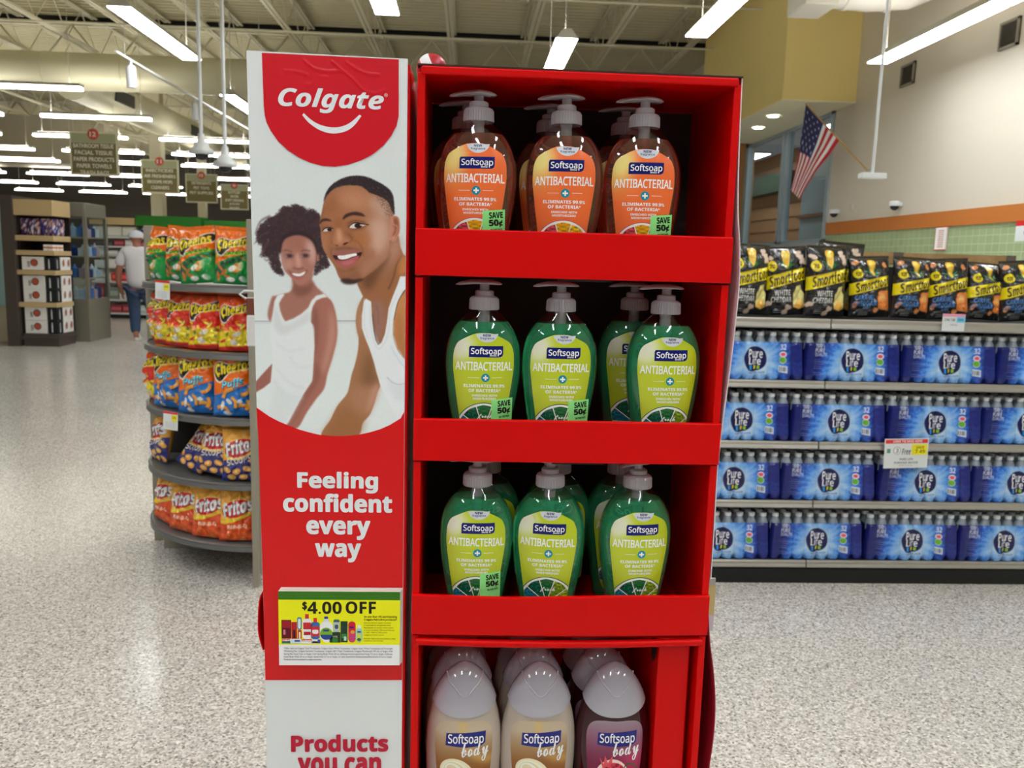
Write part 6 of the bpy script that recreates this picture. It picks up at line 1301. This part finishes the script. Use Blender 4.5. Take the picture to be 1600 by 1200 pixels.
MB().box(-0.62, 0.6, -0.8, 0.8, 0, 0.55).build('base', mat('beige_freezer_base', (206, 196, 170), rough=0.4), t); MB().box(-0.6, 0.58, -0.7, 0.7, 0.55, 2.1).build('glass_front', mat('pale_freezer_glass', (186, 226, 228), rough=0.15), t); MB().box(-0.62, 0.6, -0.8, 0.8, 2.1, 2.25).build('header', M_TAUPE, t)
# white shelving with a green header
SY = 18.5
w = thing('store_shelving', 'white shelving with a wide green header behind the shopper', 'shelving', (-6.4, SY+0.3, 0)); wo = Vector(w.location)
wb = lambda mb, n, m, **k: eb(mb, n, m, w, wo, **k)
wb(MB().box(-8.1, -4.6, SY+0.5, SY+0.56, 0, 2.0), 'back_panel', mat('white_backing', (206, 206, 200))); wb(MB().box(-8.1, -4.6, SY+0.05, SY+0.5, 0, 0.10), 'plinth', M_DARKST)
wb(MB().box(-7.12, -5.75, SY-0.02, SY+0.5, 1.99, 2.21), 'header', mat('green_header', (52, 130, 46), rough=0.45)); wb(MB().box(-5.72, -4.6, SY+0.05, SY+0.5, 1.97, 2.15), 'header', mat('green_header')); wb(MB().box(-8.1, -7.15, SY, SY+0.5, 2.0, 2.15), 'header', M_TAN)
WZs = [1.75, 1.55, 1.36, 1.11, 0.80, 0.41, 0.12]
for z in WZs: wb(MB().box(-8.1, -4.6, SY, SY+0.5, z-0.035, z), 'shelf', mat('white_shelf', (224, 224, 222)))
for i in range(3): tag(MB().box(-.15, .15, -.1, .1, 0, .22).build('paper_towel_pack', mat('towel_white', (226, 224, 214), rough=0.7), loc=(-7.92+0.31*i, SY+0.15, 1.751), bevel=0.03), 'white paper towel pack on the top shelf, %s from the cabinet side' % ORD[i], 'paper towels', 'paper towel packs')
jm = MB(); jm.rings([se_ring(a, b, z, 18) for z, a, b in ((0, .055, .05), (.01, .06, .055), (.12, .06, .055), (.15, .045, .04), (.165, .022, .022))]).lathe([(.024, .165), (.024, .195)], 12, m=1)
o0 = jm.build('detergent_jug', [mat('royal_blue_plastic', (24, 62, 150), rough=0.25), M_CAPW])
for i in range(12):
    o = o0 if i == 0 else o0.copy()
    if i: COL.objects.link(o)
    o.location = (-7.02+0.135*i, SY+0.1, 1.751); tag(o, 'royal blue jug on the top white shelf, %s from the paper towels' % ORD[i], 'jug', 'blue jugs under the green header')
rn = random.Random(12)
for li, z in enumerate(WZs[1:]):
    x = -8.05; j = 0; gap = (WZs[li]-z) if li >= 0 else .2; gap = WZs[li]-WZs[li+1]-0.04
    while x < -6.5:
        wd = rn.uniform(0.16, 0.3); h = gap*rn.uniform(0.6, 0.95); c = rn.choice([(214, 206, 200), (196, 60, 60), (206, 190, 170), (120, 130, 120), (180, 200, 196), (60, 56, 60), (226, 224, 220), (150, 60, 70)])
        tag(MB().box(-wd/2+.006, wd/2-.006, -.1, .1, 0, h, 0, pc(c)).box(-wd/2+.02, wd/2-.02, -.103, -.1, h*.3, h*.7, 0, pc(tuple(min(235, q+40) for q in c))).build('grocery_box', M_PMAT, loc=(x+wd/2, SY+0.14, z+0.001), bevel=0.008), 'plain grocery box on white shelf %s from the top, %s along it' % (ORD[li+1], ORD[j]), 'box', 'boxes on the white shelving'); x += wd+0.01; j += 1
struct(MB().box(-24, -15.0, 34, 36, 4.7, 6.5), 'wall_soffit', mat('grey_soffit', (176, 168, 148), rough=0.6))

# the shopper walking away, in a white T-shirt and jeans
def skin(name, pts, edges, m, parent, sub=2, root=0):
    me = bpy.data.meshes.new(name); me.from_pydata([p[:3] for p in pts], edges, []); me.materials.append(m)
    o = bpy.data.objects.new(name, me); COL.objects.link(o); o.parent = parent
    sk = o.modifiers.new('body', 'SKIN'); sk.use_smooth_shade = True
    me.skin_vertices[0].data[0].use_root = True if root == 0 else False
    for i, p in enumerate(pts):
        r = p[3]; me.skin_vertices[0].data[i].radius = (r, r) if not hasattr(r, '__len__') else r; me.skin_vertices[0].data[i].use_root = (i == root)
    s = o.modifiers.new('smooth', 'SUBSURF'); s.levels = sub; s.render_levels = sub; return o
mp = aZ(212, 531, 0)
man = thing('person', 'person walking away in white T-shirt, blue jeans and white cap', 'person', (mp[0]+0.04, mp[1], 0), rz=0.12)
SK = mat('skin_tan', (168, 110, 88), rough=0.5); SH = mat('white_cotton', (222, 218, 220), rough=0.8); JN = mat('blue_denim', (44, 62, 92), rough=0.8, noise=(60, (58, 78, 108), .4, .6))
# legs: planted leg (towards the cabinet side) trailing, other leg stepping forward (+y)
body = [(0.05, 0, .94, .11), (0.05, 0, 1.12, (.15, .10)), (0.05, .0, 1.34, (.17, .11)), (0.04, 0, 1.50, .07), (0.03, .01, 1.58, .055), (0.02, .03, 1.66, (.092, .108)), (0.02, .035, 1.73, (.088, .10)),
        (-.05, 0, .90, .085), (-.03, .04, .50, .06), (.0, -.12, .10, .042), (.0, -.06, .04, .04), (.0, .06, .03, .032),
        (.14, 0, .90, .085), (.17, .24, .52, .06), (.20, .36, .12, .042), (.20, .42, .05, .04), (.20, .54, .04, .032),
        (-.15, 0, 1.46, .055), (-.24, -.01, 1.20, .058), (-.28, .02, .98, .05), (-.25, .08, .82, .038), (-.245, .10, .78, .036),
        (.25, 0, 1.46, .055), (.34, .03, 1.20, .058), (.35, .10, .98, .05), (.29, .18, .82, .030), (.288, .20, .78, .03)]
ed = [(0, 1), (1, 2), (2, 3), (3, 4), (4, 5), (5, 6), (0, 7), (7, 8), (8, 9), (9, 10), (10, 11), (0, 12), (12, 13), (13, 14), (14, 15), (15, 16), (2, 17), (17, 18), (18, 19), (19, 20), (20, 21), (2, 22), (22, 23), (23, 24), (24, 25), (25, 26)]
for hx, hy, hz, sg in ((-.245, .10, .78, 1), (.288, .20, .78, -1)):
    hi = 21 if sg > 0 else 26
    for k in range(4):
        b = len(body); yy = hy-0.03+k*0.02; L = (.062, .072, .068, .054)[3-k]
        body += [(hx, yy, hz-0.045, .010), (hx+.006*sg, yy+.004, hz-0.045-L*.6, .009), (hx+.018*sg, yy+.006, hz-0.045-L, .008)]; ed += [(hi, b), (b, b+1), (b+1, b+2)]
    b = len(body); body += [(hx+.012*sg, hy+.045, hz-0.01, .011), (hx+.02*sg, hy+.06, hz-0.05, .009)]; ed += [(hi, b), (b, b+1)]
bd = skin('body', body, ed, SK, man)
for s in (-1, 1): MB().lathe([(.0, -.03), (.02, -.02), (.024, 0), (.018, .02), (0, .028)], 10, cap0=False, cap1=False, sx=.5).build('ear', SK, bd, loc=(.02+s*.085, .02, 1.665))
sh = [(.05, 0, .80, (.215, .150)), (.05, 0, 1.10, (.215, .150)), (.05, 0, 1.32, (.235, .150)), (.045, 0, 1.46, (.13, .10)), (-.13, 0, 1.45, .10), (-.22, -.005, 1.32, .095), (-.25, 0, 1.20, .09), (.23, 0, 1.45, .10), (.32, .01, 1.32, .095), (.35, .02, 1.20, .09), (.042, 0, 1.53, (.075, .07))]
skin('shirt', sh, [(0, 1), (1, 2), (2, 3), (3, 10), (3, 4), (4, 5), (5, 6), (3, 7), (7, 8), (8, 9)], SH, man)
jn = [(.05, 0, .94, (.19, .14)), (-.055, 0, .82, .125), (-.04, .03, .48, .098), (-.01, -.10, .11, .078), (.15, 0, .82, .125), (.18, .23, .50, .098), (.195, .34, .12, .078)]
skin('jeans', jn, [(0, 1), (1, 2), (2, 3), (0, 4), (4, 5), (5, 6)], JN, man)
cp = MB(); cp.lathe([(.122, 0), (.122, .03), (.112, .07), (.08, .105), (.02, .122), (0, .123)], 24, cap1=False, sy=1.12); cp.prism([(x, y) for x, y in ell(0, .12, .07, .085, 20)], lambda x, y, t: (x, y, 0.0+0.01*t)); c_ = cp.build('cap', mat('pale_cap', (206, 206, 212), rough=0.8), man, loc=(.02, .03, 1.675)); c_.rotation_euler = (0, 0, .5)
MB().rings([[(-.05, .065, 1.64), (.09, .065, 1.64), (.085, .125, 1.635), (-.045, .125, 1.635)], [(-.04, .07, 1.57), (.08, .07, 1.57), (.07, .13, 1.565), (-.03, .13, 1.565)]]).build('beard', mat('dark_beard', (60, 44, 38), rough=0.9), man)
for x, y in ((.0, 0.0), (.20, .47)):
    m = MB(); m.rings([[(px_*1.0+x, py_+y, z) for px_, py_ in ell(0, 0, a, b, 20)] for z, a, b in ((0, .045, .135), (.02, .052, .145), (.06, .045, .12), (.10, .036, .06))]); m.build('shoe', mat('white_sneaker', (216, 212, 204), rough=0.6), man)
